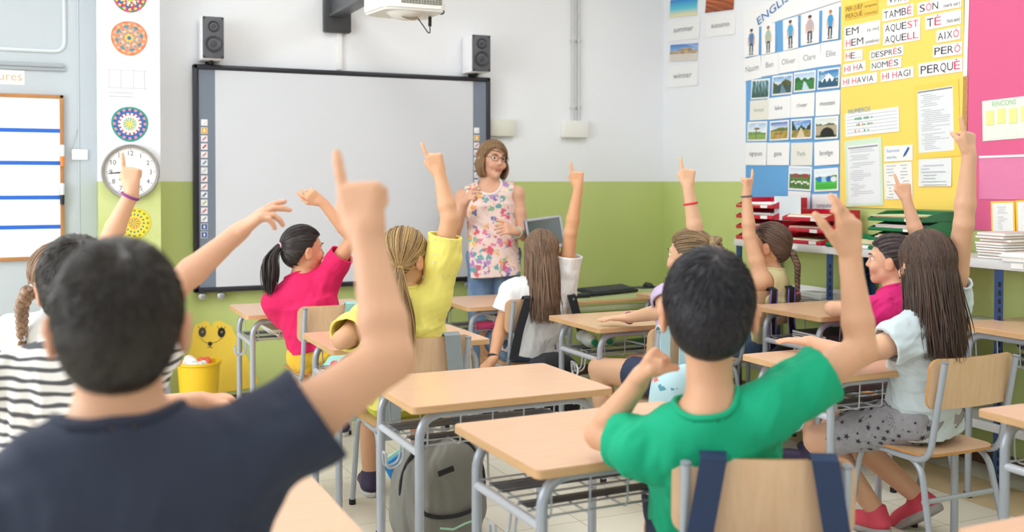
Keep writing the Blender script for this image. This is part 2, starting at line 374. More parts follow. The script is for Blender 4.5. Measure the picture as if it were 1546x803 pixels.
def make_hair(style, head, Hc, hs, R, Hw, cols, rng, root):
    """hair parts; R head axes, Hc head centre (root space), Hw turns head-space points into root space"""
    m = hairmat(*cols); dn = R.T@np.array([0, 0, -1.0])                  # 'down' seen from the head
    low = {'short': -0.062, 'crop': -0.062}.get(style, -0.075)
    def cap(infl, lowl):
        v = Vol().ell(HC, HR+infl, k=0.02).ell((0, -0.048, -0.03), (0.056, 0.05+infl, 0.052), k=0.04)
        def post(d, P): return np.maximum(d+0.0012*np.sin(P[..., 0]*260+P[..., 2]*90), (hairline(P[..., 0], P[..., 1], lowl)-P[..., 2])*0.7)
        V, Q = surface(v, 0.0045, post, 0.012)
        sh = rng.uniform(0, 0.3, len(V)); return V, Q, np.stack([sh]*3+[sh*0+1], 1)
    def put(name, V, Q, a): return npmesh(name, Hw(V), Q, m, root, {'Shade': a})
    fv = Vol().ell(HC, HR, k=0.02).ell((0, -0.048, -0.03), (0.056, 0.05, 0.052), k=0.04)
    def fit(P, lay):
        """push the locks out so that they lie on the hair volume, not inside it"""
        P = P.copy()
        for _ in range(3):
            d = smin(Vol.ev(fv.p[0], P), Vol.ev(fv.p[1], P), 0.04); n = P*np.array([1, 1, 0.35])+np.array([0, 0.012, 0]); n /= np.linalg.norm(n, axis=-1)[..., None]+1e-9
            P = P+n*np.clip(lay-d, 0, 0.03)[..., None]
        return P
    t = np.linspace(0, 1, 9)
    if style in ('short', 'crop'):
        h = put('hair', *cap(0.007, low))
        p = roots(9000, rng, low, 0.0); az_ = np.degrees(np.abs(np.arctan2(p[:, 0], p[:, 1]+0.012))); p = p[~((az_ > 72) & (az_ < 118) & (p[:, 2] < 0.016))]; u0 = nrm_rows((p-HC)/HR)
        wh = nrm(np.array([0.15, -0.45, 0.88])); fl = u0-wh; fl -= u0*(fl*u0).sum(1)[:, None]; fl /= np.linalg.norm(fl, axis=1)[:, None]+1e-6
        fl = fl+rng.normal(0, 0.16, fl.shape)+0.25*np.sin(p*90); tt = np.linspace(0, 1, 5)
        ln = 0.034 if style == 'short' else 0.02
        d = u0[:, None]+fl[:, None]*(tt*ln/0.085)[None, :, None]; d /= np.linalg.norm(d, axis=2)[..., None]
        lift = (0.005+tt*0.005)[None, :, None]*rng.uniform(0.7, 1.5, (len(p), 1, 1))
        P = fit(HC+d*(HR+lift), 0.0065+0.003*tt[None]*np.ones((len(p), 1)))
        strands('hair_strand_layer', Hw(P), np.array([0.0013, 0.0013, 0.0012, 0.0009, 0.0003]), m, h, rng); return h
    if style in ('pony', 'bun', 'braid', 'lowpony'):
        tie = {'pony': (0.0, -0.9, -0.02), 'bun': (0.0, -0.90, 0.22), 'braid': (0.12, -0.85, -0.5), 'lowpony': (0.5, -0.62, -0.55)}[style]
        T = nrm(np.array(tie)); h = put('hair', *cap(0.005, low))
        p = roots(900, rng, low, 0.001); u0 = nrm_rows((p-HC)/HR)
        d = slerp(u0, np.tile(T, (len(p), 1)), np.linspace(0, 0.985, 9)); lay = rng.uniform(0.004, 0.011, (len(p), 1, 1))
        P = HC+d*(HR+lay*(1+0.3*np.sin(np.linspace(0, PI, 9)))[None, :, None]); P = fit(P, np.full(P.shape[:2], 0.006))
        strands('hair_strand_layer', Hw(P), np.full(9, 0.0021), m, h, rng)
        tp = HC+T*(HR+0.012); side = np.cross(dn, T); side /= np.linalg.norm(side)+1e-9
        if style == 'bun':
            bm = bmesh.new(); c = tp+T*0.012
            ax, ay = nrm(np.cross(T, [1, 0, 0])), nrm(np.cross(T, np.cross(T, [1, 0, 0])))
            for q in range(5):
                pts = []
                for i in range(19):
                    a = 2*PI*i/18*0.96+q*1.25; rr = 0.026+0.007*math.sin(3*a+q)
                    pts.append(Vector(Hw(c+ax*math.cos(a)*rr+ay*math.sin(a)*rr+T*(0.010*math.sin(2*a+q*2.1)+0.004*q-0.008))))
                tube(bm, pts, [0.003]+[0.0125]*17+[0.003], 8)
            b_ = obj('bun', bm, m, root); seta(b_, rng); return h
        bm = bmesh.new(); c = Vector(Hw(tp+T*0.004))                     # hair tie
        q = T if style != 'pony' else T
        Rq = Vector(R@q).to_track_quat('Z', 'Y').to_matrix().to_4x4()
        prof = [(0.013+0.005*math.cos(a), 0.006*math.sin(a)) for a in np.linspace(0, 2*PI, 9)]
        lathe(bm, prof, 16, Matrix.Translation(c) @ Rq)
        obj('hair_tie', bm, mat('tie_'+head['tie'], head['tie'], 0.6), root)
        if style == 'braid':
            bm = bmesh.new(); L = head.get('len', 0.26); a0 = Hw(tp); g = np.array([0, 0, -1.0])
            back = nrm(R@T*np.array([1, 1, 0])); pts = [a0+back*(0.012+0.03*min(1, s*3))+g*L*s for s in np.linspace(0, 1, 7)]
            braid(bm, pts, 0.0185, L/0.062)
            o = obj('braid', bm, m, root); seta(o, rng)
            bm = bmesh.new(); e = Vector(pts[-1]); tube(bm, [e+Vector((0, 0, 0.012)), e-Vector((0, 0, 0.006))], 0.012, 12); obj('braid_band', bm, mat('tie_'+head.get('band', head['tie']), head.get('band', head['tie']), 0.6), root)
            n = 70; o0 = rng.normal(0, 0.005, (n, 3)); s = np.linspace(0, 1, 6)
            P = (pts[-1]+o0)[:, None]+(g*0.05)[None, None]*s[None, :, None]+rng.normal(0, 0.006, (n, 1, 3))*s[None, :, None]
            strands('braid_tip', P, np.array([0.0022]*5+[0.0006]), m, root, rng); return h
        n = 260; L = head.get('len', 0.24); s = np.linspace(0, 1, 12); o0 = rng.normal(0, 0.006, (n, 3)); g = np.array([0, 0, -1.0])
        out = R@T; a0 = Hw(tp); spread = rng.normal(0, 1, (n, 3))*np.array([0.017, 0.017, 0.0])
        ln = L*rng.uniform(0.78, 1.05, (n, 1, 1))
        P = a0+o0[:, None]+out*(0.055*np.sin(np.minimum(1, s*2.2)*PI/2))[None, :, None].repeat(n, 0)[..., :]+g*ln*(s**1.15)[None, :, None]+spread[:, None]*np.sin(s*PI*0.8)[None, :, None]
        P += np.array(head.get('sway', (0, 0, 0)))*(s**1.5)[None, :, None]
        strands('ponytail', P, np.array([0.003]*10+[0.002, 0.0007]), m, root, rng); return h
    # long, loose hair (and the bob)
    bob = style == 'bob'; L = head.get('len', 0.36); h = put('hair', *cap(0.006, -0.08))
    n = 2600 if not bob else 1300
    part = np.stack([rng.normal(0, 0.012, n)+(0.02 if bob else 0), rng.uniform(-0.075, 0.075, n), np.zeros(n)], 1)
    part[:, 2] = HR[2]*np.sqrt(np.clip(1-(part[:, 0]/HR[0])**2-(part[:, 1]/HR[1])**2, 0, 1)); u0 = nrm_rows(part/HR)
    az = np.radians(rng.uniform(64 if bob else 74, 180, n)*rng.choice([-1, 1], n)) if bob else np.radians(rng.uniform(72, 180, n))*np.where(part[:, 0]+rng.normal(0, 0.008, n) > 0, 1, -1)
    lo_el = np.full(n, -0.25); tgt = nrm_rows(np.stack([np.sin(az)*np.cos(lo_el), np.cos(az)*np.cos(lo_el), np.sin(lo_el)], 1))
    tt = np.linspace(0, 1, 9); d = slerp(u0, tgt, tt); lay = rng.uniform(0.004, 0.016, (n, 1, 1))
    A = HC+d*(HR+lay*(0.5+0.5*tt)[None, :, None]); A = Hw(A)
    e = A[:, -1]; k = 10; s = np.linspace(0, 1, k+1)[1:]; g = np.array([0, 0, -1.0])
    outd = nrm_rows((R@tgt.T).T*np.array([1, 1, 0]))
    if bob:
        ln = np.where(np.abs(az) < 1.9, 0.115, 0.095)*rng.uniform(0.9, 1.08, n)
        Bp = e[:, None]+g*ln[:, None, None]*s[None, :, None]+outd[:, None]*(0.018*np.sin(s*PI)-0.012*s)[None, :, None]
    else:
        ln = (L-0.08)*rng.uniform(0.72, 1.03, n); back = R@np.array([0, -1.0, 0]); back[2] = 0; back = nrm(back)
        side = (e-Hc)@R[:, 0]
        Bp = e[:, None]+g*ln[:, None, None]*s[None, :, None]+back*((0.045+head.get('back', 0.0))*s**0.8)[None, :, None]-R[:, 0]*(side*0.22)[:, None, None]*(s**1.2)[None, :, None]
        Bp += (np.sin(s[None, :]*5+rng.uniform(0, 6, (n, 1)))*0.006*s)[..., None]*R[:, 0]
        Bp += rng.normal(0, 0.014, (n, 1, 3))*np.array([1, 1, 0])*s[None, :, None]
    P = np.concatenate([A, Bp], 1); rad = np.full(P.shape[1], 0.0019); rad[-3:] = (0.0017, 0.0012, 0.0004)
    strands('hair_strand_layer', P, rad, m, h, rng)
    return h
def seta(o, rng):
    n = len(o.data.vertices); sh = rng.uniform(0.2, 0.7, n)*0+np.repeat(rng.uniform(0.1, 0.9, n//8+1), 8)[:n]
    a = o.data.attributes.new('Shade', 'FLOAT_COLOR', 'POINT'); a.data.foreach_set('color', np.stack([sh, sh, sh, sh*0+1], 1).astype(np.float32).ravel())
def nrm_rows(a): return a/(np.linalg.norm(a, axis=-1)[..., None]+1e-9)
# ------------------------------------------------------------------ a whole person
def person(label, hc, P, yaw, head, arms, clothes, skin='deaa8c', hair=('short', '2a211f', '4a3a33'), s=1.0, lean=0.0, legs='sit', group=None, seed=1, h=0.0045, feet=True, fold=0.0036):
    """hc head centre, P pelvis (both in the room); yaw of the body; arms {'R': (elbow, wrist, hand dir, palm normal, pose) or None}"""
    rng = np.random.default_rng(seed); root = thing('person', label, 'person', (P[0], P[1], 0), group=group); O = np.array([P[0], P[1], 0])
    hc = np.asarray(hc, float)-O; P = np.asarray(P, float)-O; R = rotm(yaw, 0, lean); rt, fw, up = R.T
    Rh = rotm(head.get('yaw', yaw), head.get('pitch', 0), head.get('roll', 0)); hs = head.get('s', 1.0)
    Hw = lambda X: hc+(np.asarray(X)*hs)@Rh.T
    adult = head.get('adult', False)
    N = hc-Rh[:, 2]*0.135*hs-Rh[:, 1]*0.022*hs; N = N-np.array([0, 0, 0.012*s+head.get('neck', 0.015)])
    sp = nrm(N-P); sf = nrm(fw-sp*(fw@sp)); sr = np.cross(sf, sp); TL = np.linalg.norm(N-P); RT = np.stack([sr, sf, sp], 1); ti = math.radians(head.get('tilt', 0)); ss = sr*math.cos(ti)+sp*math.sin(ti)
    sw = head.get('sw', 0.142)*s
    body = Vol()
    g = 1.0 if not adult else 1.05
    body.ell(P+sp*0.01, (0.138*s*g, 0.100*s, 0.105*s), RT, 0.04)
    body.ell(P+sp*TL*0.36, (0.108*s, 0.077*s, 0.14*s), RT, 0.06)
    body.ell(P+sp*TL*0.68, (0.128*s*g, 0.088*s, 0.15*s), RT, 0.06)
    S, shraise = {}, {'L': head.get('raiseL', 0), 'R': head.get('raiseR', 0)}
    for k, q in (('L', -1), ('R', 1)):
        S[k] = N-sp*(0.062*s+head.get('drop', 0))+ss*q*(sw-0.018*shraise[k])+sp*0.045*shraise[k]*s
        if adult: S[k] = S[k]+sf*0.0
        body.cone(N-sp*0.045*s+sr*q*0.03, S[k], 0.052*s, 0.047*s, 0.045)
        body.cone(N+sp*0.02*s-sf*0.008, N-sp*0.03*s+sr*q*sw*0.55, 0.034*s, 0.032*s, 0.04)
    nk = head.get('nk', 0.044)*s if not adult else 0.05
    body.cone(N-sp*0.04, hc-Rh[:, 2]*0.045*hs-Rh[:, 1]*0.012*hs, nk*1.02, nk*0.98, 0.03)
    # head
    he = lambda c, r, k=0.012: body.ell(Hw(c), np.array(r)*hs, Rh, k)
    hcn = lambda a, b, ra, rb, k=0.008: body.cone(Hw(a), Hw(b), ra*hs, rb*hs, k)
    he((0, -0.012, 0.022), (0.072, 0.0905, 0.084), 0.02)
    he((0, 0.026, -0.03), (0.054, 0.06, 0.072), 0.03)
    for q in (-1, 1): hcn((q*0.034, 0.016, -0.062), (0, 0.060, -0.088 if not adult else -0.094), 0.020, 0.0165, 0.022)
    he((0, -0.05, -0.03), (0.054, 0.045, 0.05), 0.03)
    for q in (-1, 1):
        he((q*0.036, 0.066, -0.036), (0.022, 0.018, 0.02), 0.02); hcn((q*0.012, 0.080, 0.024), (q*0.042, 0.068, 0.022), 0.007, 0.006, 0.014)
        ex = q*head.get('ear', 0.079)
        he((ex, -0.006, -0.016), (0.0095, 0.020, 0.032), 0.006); hcn((ex+q*0.006, -0.012, 0.008), (ex+q*0.008, -0.018, -0.008), 0.005, 0.005, 0.004); hcn((ex+q*0.002, 0.001, -0.032), (ex, 0.002, -0.038), 0.0065, 0.0055, 0.006)
    hcn((0, 0.081, 0.006), (0, 0.096 if not adult else 0.1, -0.025), 0.0065, 0.0088, 0.010); hcn((-0.010, 0.087, -0.030), (0.010, 0.087, -0.030), 0.0066, 0.0066, 0.006)
    hcn((-0.017, 0.079, -0.0555), (0.017, 0.079, -0.0555), 0.0058, 0.0058, 0.006); hcn((-0.014, 0.078, -0.067), (0.014, 0.078, -0.067), 0.0066, 0.0066, 0.006)
    # arms
    sleeves = {}
    for k, q in (('L', -1), ('R', 1)):
        a = arms.get(k)
        if a is None: continue
        E, Wp = np.asarray(a[0], float)-O, np.asarray(a[1], float)-O
        th = 1.0 if not adult else 0.98
        body.cone(S[k], S[k]+(E-S[k])*0.45, 0.047*s*th, 0.041*s*th, 0.03).cone(S[k]+(E-S[k])*0.45, E, 0.041*s*th, 0.0335*s*th, 0.012)
        m_ = E+(Wp-E)*0.3; body.cone(E, m_, 0.033*s*th, 0.0345*s*th, 0.010).cone(m_, Wp, 0.0345*s*th, 0.0225*s, 0.008)
        hand(body, Wp, np.asarray(a[2], float), a[3], head.get('hand', 0.92)*s, a[4], k == 'R'); sleeves[k] = (S[k], E)
    # legs
    HJ, KN, AN = {}, {}, {}
    for k, q in (('L', -1), ('R', 1)):
        HJ[k] = P+rt*q*0.078*s-np.array([0, 0, 0.01])
        if legs == 'sit':
            lf = head.get('legs', {}).get(k)
            if lf is not None: KN[k], AN[k] = np.asarray(lf[0], float)-O, np.asarray(lf[1], float)-O
            else:
                KN[k] = HJ[k]+fw*0.40*s+rt*q*0.03+np.array([0, 0, -0.015]); AN[k] = np.array([*(KN[k]-fw*0.04+rt*q*0.0)[:2], 0.085])
        else:
            KN[k] = HJ[k]+np.array([0, 0, -0.42])+fw*0.02+rt*q*0.01; AN[k] = np.array([*(KN[k]-fw*0.03+rt*q*0.01)[:2], 0.085])
        body.cone(HJ[k], KN[k], 0.082*s, 0.052*s, 0.03); c_ = KN[k]+(AN[k]-KN[k])*0.32
        cb = -fw*0.018 if legs != 'sit' else -nrm(np.cross(np.cross(AN[k]-KN[k], fw), AN[k]-KN[k]))*0.016
        body.cone(KN[k], c_+cb, 0.05*s, 0.05*s, 0.025).cone(c_+cb, AN[k], 0.05*s, 0.033*s, 0.02)
        ff = head.get('foot', {}).get(k, fw); ft = AN[k]+nrm(ff)*0.13+np.array([0, 0, -0.045]); body.cone(AN[k]-nrm(ff)*0.02+np.array([0, 0, -0.035]), ft, 0.034, 0.026, 0.02)
    def post(d, X):
        l = (X-hc)@Rh/hs
        for q in (-1, 1):
            e = np.sqrt((((l-np.array([q*0.031, 0.087, 0.004]))/np.array([0.0158, 0.013, 0.0078]))**2).sum(-1)); d = np.maximum(d, np.where(e < 3, (1-e)*0.0085, -1))
        mo = head.get('mouth', 0.0)
        if mo:
            e = np.sqrt((((l-np.array([0, 0.088, -0.062]))/np.array([0.021, 0.02, 0.0055*mo]))**2).sum(-1)); d = np.maximum(d, np.where(e < 3, (1-e)*0.005, -1))
        return d
    V, Q = surface(body, h, post)
    l = (V-hc)@Rh/hs
    c = np.tile(np.array([*lin(skin), 1.0]), (len(V), 1))
    lip = np.exp(-((l[:, 0]/0.022)**4+((l[:, 1]-0.085)/0.016)**4+((l[:, 2]+0.061)/0.0125)**4)); rosy = sum(np.exp(-(((l-np.array([q*0.045, 0.06, -0.03]))/0.022)**2).sum(1)) for q in (-1, 1))
    ear = sum(np.exp(-(((l-np.array([q*0.085, -0.01, -0.01]))/np.array([0.014, 0.03, 0.035]))**2).sum(1)) for q in (-1, 1))
    c[:, :3] *= 1-lip[:, None]*np.array([0.22, 0.58, 0.5]); c[:, :3] *= 1-np.clip(rosy*0.6+ear*0.9, 0, 1)[:, None]*np.array([0.02, 0.17, 0.17])
    npmesh('body', V, Q, SKIN(skin), root, {'Col': c})
    # face details
    if head.get('face', True):
        for q in (-1, 1):
            bm = bmesh.new(); M = Matrix(np.vstack([np.hstack([Rh*hs, Hw((q*0.031, 0.0655, 0.004))[:, None]]), [0, 0, 0, 1]]).tolist()) @ Matrix.Rotation(-PI/2, 4, 'X')
            lathe(bm, [(0, 0.0135), (0.003, 0.0132)], 16, M, 2); lathe(bm, [(0.003, 0.0132), (0.0068, 0.0116)], 16, M, 1)
            lathe(bm, [(0.0068, 0.0116)]+[(0.0135*math.cos(a), 0.0135*math.sin(a)) for a in np.linspace(0.9, -0.2, 6)], 16, M, 0)
            obj('eye', bm, [mat('eye_white', 'e6dfda', 0.25), mat('iris', '54382a', 0.2), mat('pupil', '120d0c', 0.15)], root)
            bm = bmesh.new(); tube(bm, [Hw((q*x, y, z)) for x, y, z in ((0.014, 0.0905, 0.0235), (0.028, 0.0865, 0.0275), (0.041, 0.077, 0.027), (0.049, 0.068, 0.0225))], [0.0018, 0.0032, 0.0027, 0.0008], 6)
            obj('eyebrow', bm, mat('brow_'+hair[1], hair[1], 0.7), root)
        if head.get('mouth'):
            bm = bmesh.new(); tube(bm, [Hw((x, 0.0775-abs(x)*0.25, -0.0585)) for x in (-0.015, -0.007, 0, 0.007, 0.015)], 0.0032, 6); obj('tooth_row', bm, mat('teeth', 'f4f0ea', 0.3), root)
    head.setdefault('tie', 'c03050'); make_hair(hair[0], head, hc, hs, Rh, Hw, hair[1:], rng, root)
    # clothes
    cl = clothes
    if cl.get('top'):
        kind, m, name = cl['top'][:3]; v = Vol(); lo = cl.get('loose', 0.008); hem = cl.get('hem', -0.02)
        wid = cl.get('wide', 1.0); bot = P+sp*(hem-0.02)
        v.ell(P+sp*TL*0.68, (0.130*s*g*wid, 0.090*s, 0.155*s), RT, 0.06)
        v.ecyl(P+sp*TL*0.66, bot, (0.125*s*g*wid, 0.087*s), ((0.139*s+lo)*g*wid, 0.107*s+lo), sr, 0.05)
        for k, q in (('L', -1), ('R', 1)):
            v.cone(N-sp*0.045*s+sr*q*0.03, S[k], 0.052*s, 0.048*s, 0.045)
            v.cone(N+sp*0.01*s-sf*0.008, N-sp*0.03*s+sr*q*sw*0.55, 0.034*s, 0.034*s, 0.04)
            if kind == 'tee' and k in sleeves:
                a, E = sleeves[k]; f_ = cl.get('sleeve', 0.62); v.cone(a, a+(E-a)*f_*0.6, 0.049*s, 0.048*s+lo*0.3, 0.04).cone(a+(E-a)*f_*0.6, a+(E-a)*(f_+0.1), 0.048*s+lo*0.3, 0.047*s+lo*0.6, 0.02)
        off = cl.get('off', 0.009)+0.001; nr = cl.get('neck', 0.066)*s; nf = cl.get('neckfwd', 0.02); nu = cl.get('neckup', 0.03)
        def tpost(d, X):
            dt = np.minimum(Vol.ev(v.p[0], X), Vol.ev(v.p[1], X)) if kind == 'tee' else None
            nc = N+sp*nu+sf*nf; dn_ = np.sqrt(((X-nc)**2).sum(-1)); fw_ = np.clip((dn_-nr-0.015)/0.07, 0, 1)
            d = d-off-(folds(X, fold, seed)+fold)*fw_
            d = np.maximum(d, -(d+0.0100))
            d = np.maximum(d, ((P+sp*hem)-X)@sp)
            d = np.maximum(d, nr-dn_)
            for k in sleeves:
                a, E = sleeves[k]; ax = nrm(E-a)
                if kind == 'tee': near = (X-a)@ax-np.linalg.norm(E-a)*cl.get('sleeve', 0.62); lat = np.linalg.norm((X-a)-((X-a)@ax)[..., None]*ax, axis=-1); d = np.where((lat < 0.12*s) & ((dt > off+0.012) | (near < 0.0)), np.maximum(d, near), d)
                else: q = -1 if k == 'L' else 1; d = np.maximum(d, (X-(N-sp*0.05*s))@(sr*q)-(sw-0.012)+0.25*np.maximum(0, -((X-(S[k]))@sp))*0)
            if kind == 'tank': 
                for k, q in (('L', -1), ('R', 1)): d = np.maximum(d, (0.062*s)-np.sqrt((((X-(S[k]+sr*q*0.022-sp*0.012))@RT/np.array([1, 1.6, 1.25]))**2).sum(-1)))
            return d
        V, Q = surface(v, h, tpost, 0.05)
        top_o = npmesh(name, V, Q, m, root)
        nc = N+sp*nu+sf*nf; ring = []                                   # ribbed collar along the neckline
        for ph in np.linspace(0, 2*PI, 56, endpoint=False):
            th = np.radians(np.linspace(20, 165, 120)); X = nc+nr*(np.sin(th)[:, None]*(math.cos(ph)*sr+math.sin(ph)*sf)+np.cos(th)[:, None]*sp)
            d = np.full(len(X), 1.0)
            for q in v.p: d = smin(d, Vol.ev(q, X), q[5])
            w_ = np.where(d-off < 0)[0]
            if len(w_): ring.append(X[w_[0]])
        if len(ring) > 40:
            ring = np.array(ring); 
            for _ in range(3): ring = (np.roll(ring, 1, 0)+ring*2+np.roll(ring, -1, 0))/4
            bm = bmesh.new(); tube(bm, [tuple(x) for x in ring], 0.0075, 8, closed=True); obj('collar', bm, cl.get('collar', m), top_o)
    if cl.get('bottom'):
        m, name, fr = cl['bottom']; v = Vol()
        v.ell(P+sp*0.01, (0.138*s*g, 0.105*s, 0.11*s), RT, 0.04).ecyl(P+sp*0.09*s, P, (0.122*s*g, 0.092*s), (0.135*s*g, 0.1*s), sr, 0.04)
        for k in 'LR':
            v.cone(HJ[k], KN[k], 0.086*s, 0.060*s, 0.03)
            if fr > 1: v.cone(KN[k], AN[k], 0.058*s, 0.047*s, 0.02)
        def bpost(d, X):
            d = d-0.006+folds(X, 0.002, seed+5)
            d = np.maximum(d, -(d+0.0075)); d = np.maximum(d, (X-(P+sp*cl.get('rise', 0.085)*s))@sp)
            for k in 'LR':
                if fr <= 1: ax = nrm(KN[k]-HJ[k]); q = (X-HJ[k])@ax-np.linalg.norm(KN[k]-HJ[k])*fr; d = np.maximum(d, q)
                else: d = np.maximum(d, AN[k][2]+0.0-X[..., 2])
            return d
        V, Q = surface(v, h, bpost, 0.04); npmesh(name, V, Q, m, root)
    if feet:
        for k in 'LR':
            ff = nrm(np.asarray(head.get('foot', {}).get(k, fw))); a = AN[k]; v = Vol(); dz = np.array([0, 0, 1.0]); lat = np.cross(ff, dz); Rf = np.stack([lat, ff, np.cross(lat, ff)], 1)
            c0 = a+ff*0.055-Rf[:, 2]*0.048
            v.ell(c0, (0.043, 0.125, 0.037), Rf, 0.02).cone(a-ff*0.01-Rf[:, 2]*0.03, a+Rf[:, 2]*0.004, 0.042, 0.042, 0.03).ell(c0+ff*0.07+Rf[:, 2]*-0.004, (0.043, 0.05, 0.028), Rf, 0.02)
            V, Q = surface(v, 0.006, lambda d, X: np.maximum(np.maximum(d, (c0-Rf[:, 2]*0.018-X)@Rf[:, 2]), (X-(a+Rf[:, 2]*0.022))@Rf[:, 2])); sh = npmesh('shoe', V, Q, cl.get('shoe', mat('shoe_navy', '3a3050', 0.6)), root)
            v = Vol().ell(c0-Rf[:, 2]*0.024, (0.047, 0.132, 0.05), Rf, 0.01)
            V, Q = surface(v, 0.006, lambda d, X: np.maximum(d, np.abs((X-(c0-Rf[:, 2]*0.027))@Rf[:, 2])-0.0115)); npmesh('sole', V, Q, cl.get('sole', mat('sole_white', 'd8d6d2', 0.7)), sh)
    return root
def bracelet(Wp, E, rad, m, root, name='bracelet', tr=0.004, off=0.03):
    Wp, E = Vector(Wp)-root.location, Vector(E)-root.location; ax = (Wp-E).normalized(); c = Wp-ax*off
    bm = bmesh.new(); M = Matrix.Translation(c) @ ax.to_track_quat('Z', 'Y').to_matrix().to_4x4()
    lathe(bm, [(rad+tr*math.cos(a), tr*1.2*math.sin(a)) for a in np.linspace(0, 2*PI, 9)], 28, M); return obj(name, bm, m, root)
# ------------------------------------------------------------------ the room
GRN = 1.381
wallm = mat('wall_white', 'eef0f4', 0.75, bump=(60, 0.06), var=(1.3, 'e6e8ec', 0.5))
green = mat('wall_green', 'c3d084', 0.6, bump=(40, 0.10), var=(2.5, 'bac978', 0.6))
green_old = mat('wall_green_worn', 'c2cd7c', 0.6, bump=(40, 0.12), var=(5, 'd4dca2', 0.8))
def tile_mat():
    m = mat('floor_tiles', 'ddd8c4', 0.35); nt = m.node_tree; N = nt.nodes; tc = N.new('ShaderNodeTexCoord')
    br = N.new('ShaderNodeTexBrick'); br.offset = 0; br.inputs['Scale'].default_value = 1; br.inputs['Brick Width'].default_value = 0.33; br.inputs['Row Height'].default_value = 0.33
    br.inputs['Mortar Size'].default_value = 0.0022; br.inputs['Color1'].default_value = (*lin('ece8da'), 1); br.inputs['Color2'].default_value = (*lin('e4dfcd'), 1); br.inputs['Mortar'].default_value = (*lin('b4ad98'), 1)
    nt.links.new(tc.outputs['Object'], br.inputs['Vector'])
    sp = N.new('ShaderNodeSeparateXYZ'); nt.links.new(tc.outputs['Object'], sp.inputs[0])          # one row of ochre tiles
    g = N.new('ShaderNodeMath'); g.operation = 'COMPARE'; g.inputs[1].default_value = 3.795; g.inputs[2].default_value = 0.165; nt.links.new(sp.outputs['X'], g.inputs[0])
    k = N.new('ShaderNodeMath'); k.operation = 'MULTIPLY'; k.inputs[1].default_value = 0.75; nt.links.new(g.outputs[0], k.inputs[0])
    mx = N.new('ShaderNodeMix'); mx.data_type = 'RGBA'; nt.links.new(k.outputs[0], mx.inputs[0]); nt.links.new(br.outputs[0], mx.inputs[6]); mx.inputs[7].default_value = (*lin('d0b078'), 1)
    nt.links.new(mx.outputs[2], N['Principled BSDF'].inputs['Base Color']); return m
def slab(name, lo, hi, m):
    bm = bmesh.new(); c = [(a+b)/2 for a, b in zip(lo, hi)]; s = [b-a for a, b in zip(lo, hi)]; box(bm, c, s); return struct(name, bm, m)
slab('floor', (LEFT-0.2, REAR-0.2, -0.08), (RIGHT+0.2, BACK+0.2, 0), tile_mat()).location.y = 0.0
ceil = slab('ceiling', (LEFT-0.2, REAR-0.2, CEIL), (RIGHT+0.2, BACK+0.2, CEIL+0.1), mat('ceiling_white', 'f0f0ee', 0.8))
lampm = mat('added_lamp_glow', 'ffffff', 0.5); lampm.node_tree.nodes['Principled BSDF'].inputs['Emission Color'].default_value = (1, 1, 1, 1); lampm.node_tree.nodes['Principled BSDF'].inputs['Emission Strength'].default_value = 2
for x in (-1.2, 1.0, 3.0):  # glowing panels out of view, added to house the ceiling fill lights
    for y in (0.0, 2.2, 4.4):
        bm = bmesh.new(); box(bm, (x, y, CEIL-0.03), (0.6, 1.5, 0.06), 0.01); box(bm, (x, y, CEIL-0.063), (0.5, 1.4, 0.012), mi=1); struct('added_lamp_panel', bm, [mat('added_lamp_case', 'e8e8e8', 0.4), lampm], ceil)
def two_tone(name, lo, hi, gm=green):
    bm = bmesh.new()
    for z0, z1, mi in ((0, GRN, 1), (GRN, CEIL, 0)): box(bm, ((lo[0]+hi[0])/2, (lo[1]+hi[1])/2, (z0+z1)/2), (hi[0]-lo[0], hi[1]-lo[1], z1-z0), mi=mi)
    return struct(name, bm, [wallm, gm])
two_tone('wall_back', (LEFT-0.2, BACK), (RIGHT+0.2, BACK+0.2))
two_tone('wall_right', (RIGHT, REAR-0.2), (RIGHT+0.2, BACK))
slab('wall_rear', (LEFT-0.2, REAR-0.2, 0), (RIGHT, REAR, CEIL), wallm)
PILF = 6.16; px0, px1 = onY(149, 274, PILF)[0], onY(242.5, 274, PILF)[0]
bm = bmesh.new()
for z0, z1, mi in ((0, GRN, 1), (GRN, CEIL, 0)):
    box(bm, ((px0+px1)/2, (PILF+BACK)/2, (z0+z1)/2), (px1-px0, BACK-PILF, z1-z0), 0.0, mi=mi)
struct('wall_pillar', bm, [wallm, green_old])
# left wall with three windows
ws = [(-1.2, 1.7), (1.2, 1.7), (3.6, 1.7)]
bm = bmesh.new(); box(bm, (LEFT-0.1, (REAR+BACK)/2, 0.45), (0.2, BACK-REAR, 0.9)); box(bm, (LEFT-0.1, (REAR+BACK)/2, (2.9+CEIL)/2), (0.2, BACK-REAR, CEIL-2.9))
e = REAR
for y, w in ws+[(BACK+0.85, 1.7)]:
    box(bm, (LEFT-0.1, (e+y-w/2)/2, 1.9), (0.2, y-w/2-e, 2.0)); e = y+w/2
struct('wall_left', bm, wallm)
for i, (y, w) in enumerate(ws):
    bm = bmesh.new()
    for yy in (y-w/2+0.03, y, y+w/2-0.03): box(bm, (LEFT-0.12, yy, 1.9), (0.05, 0.06, 2.0), 0.005)
    for z in (0.93, 2.2, 2.87): box(bm, (LEFT-0.12, y, z), (0.05, w, 0.06), 0.005)
    wf = struct('window_%d' % (i+1), bm, mat('window_frame', 'e4e4e2', 0.4))
    bm = bmesh.new(); box(bm, (LEFT-0.125, y, 1.9), (0.006, w, 2.0)); struct('pane', bm, mat('window_glass', 'ffffff', 0.02, trans=1.0), wf)
slab('baseboard_back', (px1, BACK-0.015, 0), (RIGHT, BACK, 0.07), mat('skirting_brown', '5a3d30', 0.5))
slab('baseboard_right', (RIGHT-0.015, REAR, 0), (RIGHT, BACK-0.015, 0.07), mat('skirting_brown', '5a3d30', 0.5))
